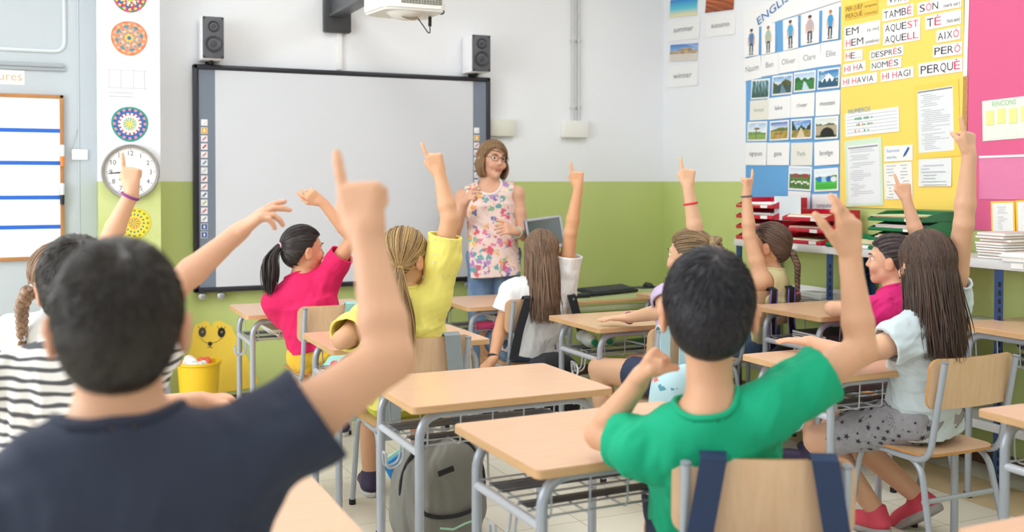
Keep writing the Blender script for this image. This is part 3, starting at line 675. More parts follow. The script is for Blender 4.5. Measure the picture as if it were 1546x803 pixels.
# grey panelled door to the left of the pillar
gd = mat('door_grey', 'bfc6cc', 0.45, bump=(30, 0.03), var=(2, 'b8c0c6', 0.5)); x1 = px0; x0 = -1.4; DY = BACK-0.06
bm = bmesh.new(); box(bm, ((x0+x1)/2, (DY+BACK)/2, 1.5), (x1-x0, BACK-DY, 3.0), 0.004)
dr = struct('door_1', bm, gd)
def wp(x, y, Y=DY): return onY(x, y, Y)
bm = bmesh.new()                                                       # raised mouldings of the door leaf
pr = wp(97, 40)[0]; zt, zb = wp(50, 0)[2]+0.25, wp(50, 76)[2]
tube(bm, fillet([(-1.3, DY-0.004, zt), (pr, DY-0.004, zt), (pr, DY-0.004, zb), (-1.3, DY-0.004, zb)], 0.06), 0.011, 8, closed=True)
struct('moulding', bm, mat('moulding_grey', 'd2d7db', 0.45), dr)
bm = bmesh.new(); z = wp(50, 98)[2]; box(bm, ((-1.3+wp(96, 98)[0])/2, DY-0.012, z), (wp(96, 98)[0]+1.3, 0.03, 0.022), 0.006); box(bm, ((-1.3+wp(99, 98)[0])/2, DY-0.006, z-0.02), (wp(99, 98)[0]+1.3, 0.02, 0.02), 0.004)
struct('ledge', bm, mat('ledge_grey', 'a4abb1', 0.45), dr)
bm = bmesh.new(); xx = wp(119, 200)[0]; tube(bm, [(xx, DY-0.002, 0.05), (xx, DY-0.002, 3.0)], 0.004, 6)
tube(bm, [wp(119, 188, DY-0.004), wp(108, 224, DY-0.004)], 0.003, 6); struct('seam', bm, gd, dr)
# ------------------------------------------------------------------ furniture
beech = mat('beech_top', 'e2bc9e', 0.32, var=(6, 'dcaf8a', 0.7, (1, 14, 14)), coat=0.1); beech_edge = mat('beech_edge', 'd9b084', 0.45, var=(9, 'c99a62', 0.6, (1, 1, 14)))
ply = mat('plywood', 'e8c4a0', 0.4, var=(7, 'dcb28a', 0.7, (10, 10, 1)), coat=0.1); ply_edge = mat('ply_edge', 'c89258', 0.5)
steel = mat('grey_steel', 'aeb6c2', 0.32, 0.25, coat=0.25); wirem = mat('wire_steel', 'b9bec4', 0.35, 0.3); rubber = mat('black_rubber', '1c1c1e', 0.7); dark = mat('dark_steel', '4e535c', 0.5, 0.3)
def rrect(w, d, r, n=5):
    out = []
    for cx, cy, a0 in ((w/2-r, d/2-r, 0), (-w/2+r, d/2-r, 90), (-w/2+r, -d/2+r, 180), (w/2-r, -d/2+r, 270)):
        for i in range(n+1): a = math.radians(a0+90*i/n); out.append((cx+r*math.cos(a), cy+r*math.sin(a)))
    return out
def make_desk(label, h=0.70, w=0.70, d=0.52):
    t = thing('school_desk', label, 'desk')
    bm = bmesh.new(); prism(bm, rrect(w, d, 0.018), 0.020, Matrix.Translation((0, 0, h-0.022)), 1); prism(bm, rrect(w-0.004, d-0.004, 0.017), 0.002, Matrix.Translation((0, 0, h-0.002)), 0)
    obj('tabletop', bm, [beech, beech_edge], t)
    lx, ly = w/2-0.045, d/2-0.065
    for q in (-1, 1):
        bm = bmesh.new(); tube(bm, fillet([(-lx, q*ly, 0.012), (-lx, q*ly, h-0.039), (lx, q*ly, h-0.039), (lx, q*ly, 0.012)], 0.085, 8), 0.0145, 14)
        f = obj('leg_frame', bm, steel, t)
        for p in (-1, 1):
            bm = bmesh.new(); lathe(bm, [(0, 0), (0.018, 0), (0.018, 0.022), (0, 0.022)], 14, Matrix.Translation((p*lx, q*ly, 0.0))); obj('foot_cap', bm, rubber, f)
    for p in (-1, 1):
        bm = bmesh.new(); tube(bm, [(p*lx, -ly, h-0.16), (p*lx, ly, h-0.16)], 0.0125, 12); r_ = obj('side_rail', bm, mat('rail_light', 'c9ced8', 0.35, 0.15), t)
        bm = bmesh.new(); x = p*(lx+0.004)
        for dy in (-0.016, 0.016): tube(bm, fillet([(x, -0.05+dy, h-0.15), (x+p*0.008, -0.05+dy, h-0.225), (x+p*0.06, -0.05+dy, h-0.235), (x+p*0.062, -0.05+dy, h-0.185)], 0.028), 0.0042, 8)
        tube(bm, [(x+p*0.062, -0.066, h-0.185), (x+p*0.062, -0.034, h-0.185)], 0.0042, 8); obj('bag_hook', bm, wirem, t)
    bm = bmesh.new(); zb = h-0.142
    for y in np.linspace(-ly+0.02, ly-0.02, 7): tube(bm, [(-lx, y, zb), (lx, y, zb)], 0.0032, 6)
    for x in np.linspace(-lx+0.03, lx-0.03, 6): tube(bm, fillet([(x, -ly+0.005, h-0.05), (x, -ly+0.01, zb-0.006), (x, ly-0.01, zb-0.006), (x, ly-0.005, h-0.05)], 0.02), 0.0028, 6)
    box(bm, (0, 0.09, zb+0.001), (2*lx-0.02, 0.09, 0.003), mi=1); box(bm, (0, -0.07, zb+0.001), (2*lx-0.02, 0.05, 0.003), mi=1)
    obj('wire_shelf', bm, [wirem, dark], t); return t
DESKS = {}
def desk(key, x, y, label, rz=0.0, sz=1.0, first=[None]):
    """x, y of the corner nearest the window side and the pupil; the top is 0.70 x 0.52 m"""
    if first[0] is None: first[0] = t = make_desk(label)
    else: t = dup(first[0], (0, 0, 0), 0, label)
    c = Matrix.Rotation(math.radians(rz), 3, 'Z') @ Vector((0.35, 0.26, 0)); t.location = (x+c.x, y+c.y, 0); t.rotation_euler = (0, 0, math.radians(rz)); t.scale = (1, 1, sz)
    t['group'] = 'school desks with beech tops'; DESKS[key] = t; return t
desk('D1', 1.01, 2.90, 'empty beech school desk with a grey backpack hanging beneath it')
desk('D2', 1.055, 2.14, 'beech school desk the green-shirted boy leans his elbow on', 1)
desk('D3', 0.94, 5.25, 'beech school desk in front of the girl in the hot pink T-shirt')
desk('D4', 1.062, 4.03, 'beech school desk under the elbow of the girl in yellow')
desk('D5', 2.09, 5.09, 'beech school desk between the standing teacher and the white-shirted girl')
desk('D6', 2.335, 4.10, 'beech school desk with green-capped bottles stored on its wire shelf')
desk('D7', 3.31, 3.72, 'beech school desk where the pupil in magenta rests a forearm', 0, 1.064)
desk('D8', 2.50, 2.74, 'beech school desk in front of the girl in star-printed shorts')
desk('D9', 4.13, 2.54, 'beech school desk under the grey wall shelf, black dotted bag inside', 90, 1.09)
desk('D10', 2.52, 1.66, 'beech school desk close behind the long-haired girl in star shorts', -2)
desk('D11', -0.135, 1.80, 'beech school desk in front of the boy in the black T-shirt')
desk('D12', 3.29, 4.81, 'beech school desk in front of the girl with the single plait').scale = (0.76, 1, 1); DESKS['D12'].location.x = 3.29+0.27
desk('DS', -0.22, 2.90, 'beech school desk in front of the pupil in striped shirt')
desk('DB', -0.22, 4.04, 'beech school desk in front of the girl with braid and silver hair clip')
desk('DR', 1.62, 0.92, 'beech school desk of which only one corner reaches the bottom edge', 0)
def make_chair(label):
    t = thing('school_chair', label, 'chair'); SH = 0.42
    bm = bmesh.new(); o = [(x*(1-0.10*max(0, -(y-0.0))/0.19), y) for x, y in rrect(0.385, 0.38, 0.06, 6)]
    u = bmesh.new(); prism(u, o, 0.011, None, 0)
    bmesh.ops.subdivide_edges(u, edges=[e for e in u.edges if e.calc_length() > 0.1], cuts=4)
    bmesh.ops.triangulate(u, faces=[f for f in u.faces if len(f.verts) > 4])
    for v in u.verts: v.co.z += SH-0.011-0.010*math.exp(-((v.co.x/0.14)**2+((v.co.y+0.04)/0.12)**2))-0.03*max(0, (v.co.y-0.13)/0.06)**2*0.5
    for f in u.faces: f.material_index = 1 if abs(f.normal.z) < 0.6 else 0
    for f in u.faces: f.normal_update()
    for v in u.verts: pass
    mp = {v: bm.verts.new(v.co) for v in u.verts}
    for f in u.faces:
        g = bm.faces.new([mp[v] for v in f.verts]); f.normal_update(); g.material_index = 1 if abs(f.normal.z) < 0.5 else 0
    u.free(); obj('seat', bm, [ply, ply_edge], t)
    # curved plywood back
    bm = bmesh.new(); nx, nz = 22, 8; wd, z0, z1, th = 0.405, 0.585, 0.765, 0.011
    def bp(u_, v_, k):
        x = (u_-0.5)*wd; zz = (v_-0.5); rx = 0.035                                 # rounded corners by pulling the outline in
        ex = max(0, abs(x)-(wd/2-rx))/rx; zl = (z1-z0)/2-rx*(1-math.sqrt(max(0, 1-ex*ex)))
        z = (z0+z1)/2+zz*2*zl; y = -0.222-0.30*(z-z0)*0.35+1.0*(x*x)*0.55
        return Vector((x, y-k*th, z))
    G = [[[bm.verts.new(bp(0.5-0.5*math.cos(PI*i/nx), j/nz, k)) for j in range(nz+1)] for i in range(nx+1)] for k in (0, 1)]
    for i in range(nx):
        for j in range(nz):
            for k in (0, 1):
                q = [G[k][i][j], G[k][i+1][j], G[k][i+1][j+1], G[k][i][j+1]]; bm.faces.new(q if k else q[::-1])
    for i in range(nx):
        for j in (0, nz): f = bm.faces.new([G[0][i][j], G[0][i+1][j], G[1][i+1][j], G[1][i][j]]); f.material_index = 1
    for j in range(nz):
        for i in (0, nx): f = bm.faces.new([G[0][i][j], G[0][i][j+1], G[1][i][j+1], G[1][i][j]]); f.material_index = 1
    obj('backrest', bm, [ply, ply_edge], t)
    for q in (-1, 1):
        x = q*0.165
        bm = bmesh.new(); tube(bm, fillet([(x*1.05, 0.20, 0.012), (x, 0.135, SH-0.026), (x, -0.15, SH-0.026), (x*1.14, -0.235, 0.012)], 0.075, 8), 0.0115, 12); lg = obj('leg', bm, steel, t)
        for p in ((x*1.05, 0.20), (x*1.14, -0.235)):
            bm = bmesh.new(); lathe(bm, [(0, 0), (0.015, 0), (0.015, 0.022), (0, 0.022)], 12, Matrix.Translation((p[0], p[1], 0))); obj('foot_cap', bm, rubber, lg)
        xb = q*0.174; bm = bmesh.new(); tube(bm, fillet([(xb, -0.02, SH-0.026), (xb, -0.195, SH-0.026), (xb, -0.262, 0.755)], 0.07, 8), 0.0115, 12)
        bp_ = obj('back_post', bm, steel, t); bm = bmesh.new(); lathe(bm, [(0, 0), (0.0125, 0), (0.0125, 0.006), (0, 0.010)], 12, Matrix.Translation((xb, -0.262, 0.754)) @ Matrix.Rotation(0.16, 4, 'X')); obj('end_cap', bm, mat('cap_grey', '8d939b', 0.5), bp_)
    bm = bmesh.new(); tube(bm, [(-0.178, -0.175, 0.25), (0.178, -0.175, 0.25)], 0.0095, 10); obj('stretcher', bm, steel, t)
    bm = bmesh.new(); tube(bm, [(-0.165, 0.12, SH-0.03), (0.165, 0.12, SH-0.03)], 0.0095, 10); obj('seat_bar', bm, steel, t)
    return t
CHAIRS = {}
def chair(key, x, y, yaw, label, sz=1.0, first=[None]):
    """x, y of the seat centre; yaw as for people"""
    if first[0] is None: first[0] = t = make_chair(label)
    else: t = dup(first[0], (0, 0, 0), 0, label)
    t.location = (x, y, 0); t.rotation_euler = (0, 0, -math.radians(yaw)); t.scale = (1, 1, sz); t['group'] = 'plywood school chairs with grey tube legs'; CHAIRS[key] = t; return t
# ------------------------------------------------------------------ things on the board wall
paperm = mat('paper_white', 'f1f1f0', 0.7); ink = mat('ink_dark', '2c2c3e', 0.7); inkgrey = mat('ink_grey', '8a8a90', 0.7); red_ink = mat('ink_red', 'e0406c', 0.7)
def MB(y=BACK, x=0, z=0): return Matrix(((1, 0, 0, x), (0, 0, -1, y), (0, 1, 0, z), (0, 0, 0, 1)))       # local x right, y up, z out of the back wall
def MR(y, z, rot=0, off=0.0): return Matrix(((0, 0, -1, RIGHT-off), (-1, 0, 0, y), (0, 1, 0, z), (0, 0, 0, 1))) @ Matrix.Rotation(rot, 4, 'Z')
frame_b = mat('board_frame', '1d1d28', 0.4); blank = mat('board_surface', 'd3d6dc', 0.42); strip_m = mat('board_strip', '76808f', 0.45); alum = mat('aluminium', 'b9bcc0', 0.35, 0.7)
b0, b1, bz0, bz1 = 0.83, 2.767, 0.712, 2.083; bw, bh = b1-b0, bz1-bz0
t = thing('interactive_whiteboard', 'large interactive whiteboard with black frame on the front wall', 'whiteboard', (b0, BACK, bz0))
bm = bmesh.new(); box(bm, (bw/2, -0.035, bh/2), (bw-0.02, 0.05, bh-0.02)); obj('backing', bm, mat('board_back', '3a3c44', 0.6), t)
bm = bmesh.new(); sx = 0.128
box(bm, (bw/2, -0.062, bh/2), (bw-2*sx, 0.006, bh-0.05)); obj('writing_surface', bm, blank, t)
bm = bmesh.new(); fw_ = 0.032
for c, s in (((bw/2, -0.045, bh-fw_/2), (bw, 0.055, fw_)), ((bw/2, -0.045, fw_/2), (bw, 0.055, fw_)), ((fw_/2, -0.045, bh/2), (fw_, 0.055, bh)), ((bw-fw_/2, -0.045, bh/2), (fw_, 0.055, bh))): box(bm, c, s, 0.008)
obj('frame', bm, frame_b, t)
icol = ['f2f2f4', 'e8b23a', 'c04a6a', 'd04a5a', 'd04a5a', '60a0b8', 'c8c8cc', 'c0506a', 'd83c4a', '4a78b0', '88b050', 'd85a80', '7a8a98', '2a5a98', '2a5a98']
for nm_, xs, ys in (('left', (303, 313.5), [185+12.1*i for i in range(15)]), ('right', (715, 723.5), [197+11.2*i for i in range(15)])):
    bm = bmesh.new(); X0, X1 = (fw_, sx) if nm_ == 'left' else (bw-sx, bw-fw_); box(bm, ((X0+X1)/2, -0.0605, bh/2), (X1-X0, 0.005, bh-0.05)); sp_ = obj('icon_strip', bm, strip_m, t)
    bm = bmesh.new(); ms = [mat('icon_white', 'eeeef0', 0.5)]
    for i, yy in enumerate(ys):
        c = onY((xs[0]+xs[1])/2, yy, BACK-0.06); a = 0.019; x, z = c[0]-b0, c[2]-bz0
        if z < 0.06: continue
        ms.append(mat('icon_'+icol[i], icol[i], 0.5)); box(bm, (x, -0.064, z), (2*a, 0.003, 2*a))
        if i in (13, 14, 1): box(bm, (x, -0.066, z), (1.7*a, 0.002, 1.7*a), mi=len(ms)-1); box(bm, (x, -0.0675, z), (0.5*a, 0.002, 0.9*a))
        else: tube(bm, [(x-0.5*a, -0.066, z-0.5*a), (x+0.55*a, -0.066, z+0.55*a)], 0.28*a if i % 2 else 0.2*a, 6, len(ms)-1)
    obj('icons', bm, ms, sp_)
for x in (0.05, 0.16, bw-0.16, bw-0.05):
    bm = bmesh.new(); lathe(bm, [(0, 0), (0.022, 0), (0.022, 0.02), (0.012, 0.026), (0, 0.026)], 16, Matrix.Translation((x, -0.03, -0.024)) @ Matrix.Rotation(PI/2, 4, 'X')); obj('bracket', bm, alum, t)
bw_m = mat('speaker_grey', '55565c', 0.5); cone_m = mat('cone_grey', '3b3c42', 0.45); spk = mat('speaker_white', 'f8f7fb', 0.4)
def speaker(xa, xb, yt, yb, label):
    Yf = BACK-0.19; p, q = onY(xa, yt, Yf), onY(xb, yb, Yf); w = q[0]-p[0]; hh = p[2]-q[2]
    t = thing('loudspeaker', label, 'speaker', (p[0]+w/2, BACK-0.1, q[2]))
    bm = bmesh.new(); box(bm, (0, 0.01, hh/2), (w, 0.17, hh), 0.006); obj('cabinet', bm, spk, t)
    bm = bmesh.new(); box(bm, (0, -0.08, hh/2), (w-0.004, 0.014, hh-0.006), 0.004); obj('baffle', bm, bw_m, t)
    for z, r in ((hh*0.35, w*0.40), (hh*0.76, w*0.27)):
        bm = bmesh.new(); lathe(bm, [(r, 0), (r, 0.006), (r*0.88, 0.008), (r*0.80, 0.004), (r*0.5, -0.004), (r*0.45, 0.0), (0, 0.005)], 28, Matrix.Translation((0, -0.087, z)) @ Matrix.Rotation(PI/2, 4, 'X')); obj('woofer' if r > 0.3*w else 'tweeter', bm, cone_m, t)
    bm = bmesh.new()
    for x in (-1, 1):
        for z in (0.05, 0.95): lathe(bm, [(0.006, 0), (0.005, 0.004), (0, 0.004)], 10, Matrix.Translation((x*w*0.42, -0.087, hh*z)) @ Matrix.Rotation(PI/2, 4, 'X'))
    obj('screws', bm, rubber, t)
    bm = bmesh.new(); zb = bz1-q[2]; tube(bm, fillet([(0, 0.0, 0.01), (0, 0.0, zb/2), (0, 0.075, zb/2), (0, 0.075, zb)], 0.02), 0.011, 10); box(bm, (0, 0.085, zb/2-0.02), (0.05, 0.02, abs(zb)+0.08), 0.004); obj('wall_bracket', bm, rubber, t)
speaker(305.5, 339, 23, 89.5, 'left loudspeaker of the two, above the board corner by the clock')
speaker(713.5, 741.5, 51, 109, 'right loudspeaker, on the board corner above the teacher')
# projector on its wall arm
Pm0, Pm1 = onY(490, 47.5, BACK-0.06), onY(531, 47.5, BACK-0.06); xm = (Pm0[0]+Pm1[0])/2; zm = Pm0[2]
t = thing('projector', 'white projector hanging from a black wall arm above the board', 'projector', (xm, BACK, zm))
mount = mat('mount_black', '3c3d40', 0.45)
bm = bmesh.new(); box(bm, (0.0, -0.03, 0.26), (Pm1[0]-Pm0[0], 0.06, 0.52), 0.012); obj('wall_plate', bm, mount, t)
za = onY(508, 21, BACK-0.1)[2]-zm
bm = bmesh.new(); box(bm, (-0.01, -0.55, za+0.05), (0.075, 1.0, 0.10), 0.008); box(bm, (-0.01, -0.55, za-0.005), (0.095, 1.0, 0.02), 0.004); obj('arm', bm, mat('arm_grey', '5c5e63', 0.4, 0.3), t)
DP = 5.15                                                               # depth of the near face of the projector
q0, q1 = at(590, 11, DP), at(684, 20, DP); wP = q1[0]-q0[0]
px_, py_, pz_ = q0[0]-xm, q0[1]-BACK, at(590, 12, DP)[2]-zm
pj = mat('projector_white', 'e9e9e6', 0.45)
bm = bmesh.new(); prism(bm, [(-0.03, 0.03), (0.03, 0), (wP, 0.0), (wP+0.02, 0.03), (wP+0.02, 0.30), (wP-0.03, 0.33), (0.03, 0.33), (-0.06, 0.28)], 0.16, Matrix.Translation((px_, py_, pz_)), 0, 0.012)
lathe(bm, [(0.11, 0.03), (0.10, 0.0), (0.07, -0.022), (0.035, -0.034), (0, -0.036)], 28, Matrix.Translation((px_+wP*0.42, py_+0.12, pz_)))
obj('body', bm, pj, t)
bm = bmesh.new()
for x0_, x1_ in ((0.055, 0.16), (wP*0.58, wP-0.01)):
    box(bm, (px_+(x0_+x1_)/2, py_-0.001, pz_+0.085), (x1_-x0_, 0.004, 0.105))
    for k in range(9): box(bm, (px_+(x0_+x1_)/2, py_-0.004, pz_+0.04+k*0.0115), (x1_-x0_, 0.005, 0.003), mi=1)
    for k in range(int((x1_-x0_)/0.016)): box(bm, (px_+x0_+0.008+k*0.016, py_-0.004, pz_+0.085), (0.003, 0.005, 0.105), mi=1)
obj('grille', bm, [mat('grille_dark', '7d8078', 0.6), mat('grille_rib', 'b8b6ae', 0.5)], t)
bm = bmesh.new(); lathe(bm, [(0.045, 0.0), (0.042, -0.006), (0, -0.008)], 20, Matrix.Translation((px_+wP*0.44, py_+0.075, pz_-0.024)) @ Matrix.Rotation(0.5, 4, 'X')); obj('lens_cover', bm, mat('lens_tan', 'c3b29a', 0.4), t)
bm = bmesh.new(); e = (px_+wP, py_+0.15, pz_)
tube(bm, fillet([(e[0]+0.01, e[1], e[2]+0.10), (e[0]+0.06, e[1], e[2]+0.09), (e[0]+0.06, e[1], e[2]+0.01), (e[0]+0.01, e[1], e[2]+0.02)], 0.03), 0.004, 8)
tube(bm, fillet([(e[0]-0.10, e[1], e[2]), (e[0]-0.03, e[1], e[2]-0.09), (e[0]-0.02, e[1], e[2]-0.09), (e[0]-0.02, e[1], e[2]+0.01)], 0.01), 0.003, 8); tube(bm, [(e[0]-0.02, e[1], e[2]-0.055), (e[0]-0.02, e[1], e[2]-0.005)], 0.009, 10)
obj('cable', bm, rubber, t)
bm = bmesh.new(); tube(bm, [(px_+0.1, py_+0.2, pz_+0.15), (px_+0.1, py_+0.2, za+zm*0+0.12)], 0.02, 10); box(bm, (px_*0.5+0.04, py_+0.22, za+0.07), (abs(px_)+0.18, 0.05, 0.03), 0.004); obj('hanger', bm, mount, t)
# trunking, conduits, boxes, switch
def wall_box(name, label, cat, x0, y0, x1, y1, dep, m, Y=BACK, bev=0.006, extra=None):
    p, q = onY(x0, y0, Y), onY(x1, y1, Y); bm = bmesh.new(); box(bm, (0, -dep/2, 0), (q[0]-p[0], dep, p[2]-q[2]), bev)
    o = obj(name, bm, m, loc=((p[0]+q[0])/2, Y, (p[2]+q[2])/2)); return tag(o, label, cat)
wall_box('cable_trunking', 'narrow white cable trunking between projector mount and board', 'trunking', 507.5, 47, 516, 106, 0.018, mat('trunk_white', 'f0f0ee', 0.5), bev=0.002)
wall_box('junction_box', 'white junction box below two thin pipes on the wall', 'junction box', 846, 182, 883.5, 208.5, 0.05, mat('box_white', 'eae9e4', 0.5))
wall_box('junction_box', 'cream wall box just behind the head of the teacher', 'junction box', 737, 179.5, 775, 206.5, 0.04, mat('box_cream', 'dcdcd0', 0.5))
wall_box('light_switch', 'small white switch on the grey door panel', 'switch', 108, 225.5, 132.5, 241.5, 0.018, paperm, DY)
for x in (863.5, 872.5):
    p = onY(x, 182, BACK); bm = bmesh.new(); tube(bm, [(0, -0.013, -0.01), (0, -0.013, CEIL-p[2])], 0.011, 10)
    for yy in (62, 162): z = onY(x, yy, BACK)[2]-p[2]; box(bm, (0, -0.011, z), (0.036, 0.024, 0.018), 0.003)
    tag(obj('conduit_pipe', bm, mat('conduit_grey', 'c9cbcb', 0.4), loc=(p[0], BACK, p[2])), 'thin grey conduit pipe, the %s of two above the white junction box' % ('left' if x < 870 else 'right'), 'pipe', 'conduit pipes')
# discs, clock and grid paper on the pillar
def painted(name, n, ring, M, fn, R_, thick=0.0015, ms=None):
    """a round sheet of paper coloured by fn(r, a)"""
    rs = np.linspace(0, 1, ring); V, C = [], []
    a = np.linspace(0, 2*PI, n, endpoint=False)
    for r in rs:
        w = 1+0.02*np.sin(3*a)*r
        V += [M @ Vector((R_*r*ww*math.cos(x), R_*r*ww*math.sin(x), thick)) for x, ww in zip(a, w)]; C += [lin(fn(r, x)) for x in a]
    V += [M @ Vector((R_*(1+0.02*math.sin(3*x))*math.cos(x), R_*(1+0.02*math.sin(3*x))*math.sin(x), 0)) for x in a]; C += [lin('e8e8e8')]*n
    Q = []
    for i in range(ring):
        for j in range(n): k = (j+1) % n; Q.append((i*n+j, i*n+k, (i+1)*n+k, (i+1)*n+j))
    return npmesh(name, np.array([tuple(v) for v in V]), np.array(Q)[:, ::-1], mat('printed_paper', 'ffffff', 0.6, attr='Col'), None, {'Col': np.array([(*c, 1) for c in C])}, False)
def man1(c):
    def f(r, a):
        k = int(r*7.99); h_ = math.sin(a*8) > 0; h2 = math.cos(a*16) > 0.2
        row = c[k]; return row[0] if (h_ if k % 2 else h2) else row[1]
    return f
pal = [[('f2d84a', 'e8c030'), ('f0c8d0', 'e88080'), ('f2e050', '50a060'), ('d84080', 'f0e8e0'), ('4060b0', 'f2e050'), ('d03050', '3060a8'), ('f0d040', '9040a0'), ('4a9050', 'e05080')],
       [('3a70a0', '3a70a0'), ('f0d060', 'e0b050'), ('5a90a0', 'e8a078'), ('e89070', 'd8c8a8'), ('e8987a', '6aa0a0'), ('4a8aa0', 'e88a6a'), ('d8b888', 'e08a68'), ('e87850', 'e8906a')],
       [('f2d850', 'f0d040'), ('f4e060', '80b0b0'), ('f0e4a0', '4aa0a8'), ('f4f0e8', 'f4f0e8'), ('b04050', 'f4f0e8'), ('2a6ab0', '2a6ab0'), ('e09090', '2858a8'), ('2a9a88', '2a9a88')],
       [('e05050', 'f2d840'), ('f2d840', '3a8a60'), ('d04060', 'f2d840'), ('f2d840', 'f2d840'), ('2a7a8a', 'f2d840'), ('f2d840', 'f2d840'), ('6a9a30', 'f2d840'), ('f0d038', 'f0d038')]]
for i, (x, y, r, lb) in enumerate(((196, -6.5, 26.5, 'coloured paper mandala cut off by the top of the pillar'), (195, 57.5, 27.5, 'orange and teal paper mandala above the grid sheet'), (196, 187, 28, 'blue paper mandala with yellow star directly above the clock'), (203, 337, 25, 'yellow paper mandala on the green paint under the clock'))):
    c = onY(x, y, PILF); R_ = r*np.linalg.norm(onY(x+1, y, PILF)-c)
    tag(painted('paper_mandala', 96, 32, MB(PILF-0.0005, c[0], c[2]), man1(pal[i]), R_), lb, 'paper decoration', 'mandalas on the pillar')
c = onY(197, 259.5, PILF); R_ = 44*np.linalg.norm(onY(198, 259.5, PILF)-c)
t = thing('wall_clock', 'round silver-rimmed wall clock with dark numerals on the pillar', 'clock', tuple(c))
Mz = MB(0, 0, 0)
bm = bmesh.new(); lathe(bm, [(R_*0.9, 0), (R_, 0.006), (R_*1.0, 0.03), (R_*0.965, 0.042), (R_*0.90, 0.040), (R_*0.88, 0.028)], 56, Mz); obj('rim', bm, mat('clock_rim', 'a9a6a2', 0.3, 0.6), t)
bm = bmesh.new(); lathe(bm, [(R_*0.9, 0.0), (R_*0.9, 0.026), (0, 0.026)], 56, Mz); fc = obj('dial', bm, mat('clock_face', 'f0f0f2', 0.5), t)
bm = bmesh.new()
for k in range(1, 13): a = PI/2-k*PI/6; text_mesh(bm, str(k), R_*0.17, Mz @ Matrix.Translation((R_*0.68*math.cos(a), R_*0.68*math.sin(a)-R_*0.085, 0.027)))
for k in range(60):
    a = k*PI/30; l = 0.04 if k % 5 else 0.07
    tube(bm, [Mz @ Vector((R_*(0.86-l)*math.cos(a), R_*(0.86-l)*math.sin(a), 0.0265)), Mz @ Vector((R_*0.86*math.cos(a), R_*0.86*math.sin(a), 0.0265))], R_*(0.006 if k % 5 else 0.010), 4)
obj('numerals', bm, mat('numeral_ink', '4c4450', 0.6), fc)
for nm_, ln, wd, an in (('minute_hand', 0.78, 0.022, 184), ('hour_hand', 0.5, 0.03, 215)):
    bm = bmesh.new(); a = math.radians(an); d = Vector((math.cos(a), math.sin(a), 0)); tube(bm, [Mz @ (d*-0.1*R_+Vector((0, 0, 0.031))), Mz @ (d*ln*R_*0.6+Vector((0, 0, 0.031))), Mz @ (d*ln*R_+Vector((0, 0, 0.031)))], [wd*R_, wd*R_, wd*R_*0.4], 6); obj(nm_, bm, ink, t)
def sheet(name, label, cat, M, w, h, m, parts=(), group=None, curl=0.0, parent=None, th=0.0012):
    """a thin sheet of paper centred on M, with printed marks as its child; parts: list of (kind, ...)"""
    bm = bmesh.new(); nx, ny = 8, 8; G = []
    for s in (0, 1):
        G.append([[bm.verts.new(((i/nx-0.5)*w, (j/ny-0.5)*h, th*s+0.0004+curl*((1-j/ny)**2*(0.4+0.6*(i/nx-0.3)**2*2)))) for j in range(ny+1)] for i in range(nx+1)])
    for i in range(nx):
        for j in range(ny):
            for s in (0, 1):
                q = [G[s][i][j], G[s][i+1][j], G[s][i+1][j+1], G[s][i][j+1]]; bm.faces.new(q if s else q[::-1])
    for i in range(nx):
        for j in (0, ny): bm.faces.new([G[0][i][j], G[0][i+1][j], G[1][i+1][j], G[1][i][j]])
    for j in range(ny):
        for i in (0, nx): bm.faces.new([G[0][i][j], G[0][i][j+1], G[1][i][j+1], G[1][i][j]])
    o = obj(name, bm, m, parent); o.matrix_world = M
    if label: tag(o, label, cat, group)
    return o
def marks(o, fn, ms, name='lettering'):
    bm = bmesh.new(); fn(bm); c = obj(name, bm, ms, o); return c
def lines(bm, w, h, n, mi=0, z=0.0022, seed=0, top=0.42, bot=-0.45, x0=-0.42, x1=0.42, th=0.12):
    r = random.Random(seed)
    for i in range(n):
        y = (top+(bot-top)*i/max(1, n-1))*h
        if r.random() < 0.12: continue
        a = x0+(0.08 if r.random() < 0.4 else 0); b = a+(x1-a)*r.uniform(0.3, 1.0); hh = (top-bot)/n*h*th*2
        box(bm, ((a+b)/2*w, y, z), ((b-a)*w, hh, 0.0004), mi=mi)
p, q = onY(150, 95, PILF), onY(235, 154, PILF); w, h_ = q[0]-p[0], p[2]-q[2]
o = sheet('grid_drawing', 'grid paper with faint pencil drawing between two mandalas', 'paper', MB(PILF, (p[0]+q[0])/2, (p[2]+q[2])/2), w, h_, mat('grid_paper', 'e6e7ea', 0.7))
def f(bm):
    for i in range(22): box(bm, ((i/21-0.5)*w*0.95, 0, 0.0018), (0.0008, h_*0.92, 0.0003), mi=0)
    for i in range(15): box(bm, (0, (i/14-0.5)*h_*0.92, 0.0018), (w*0.95, 0.0008, 0.0003), mi=0)
    for x in (-0.33, -0.12, 0.1, 0.3): box(bm, (x*w, 0.1*h_, 0.002), (0.002, h_*0.5, 0.0004), mi=1)
    box(bm, (0, -0.15*h_, 0.002), (w*0.7, 0.002, 0.0004), mi=1); box(bm, (0, 0.33*h_, 0.002), (w*0.7, 0.002, 0.0004), mi=1); lines(bm, w, h_, 2, 1, top=-0.28, bot=-0.38, seed=4)
marks(o, f, [mat('grid_line', 'cdd2da', 0.7), mat('pencil', 'b0b3ba', 0.7)], 'drawing')
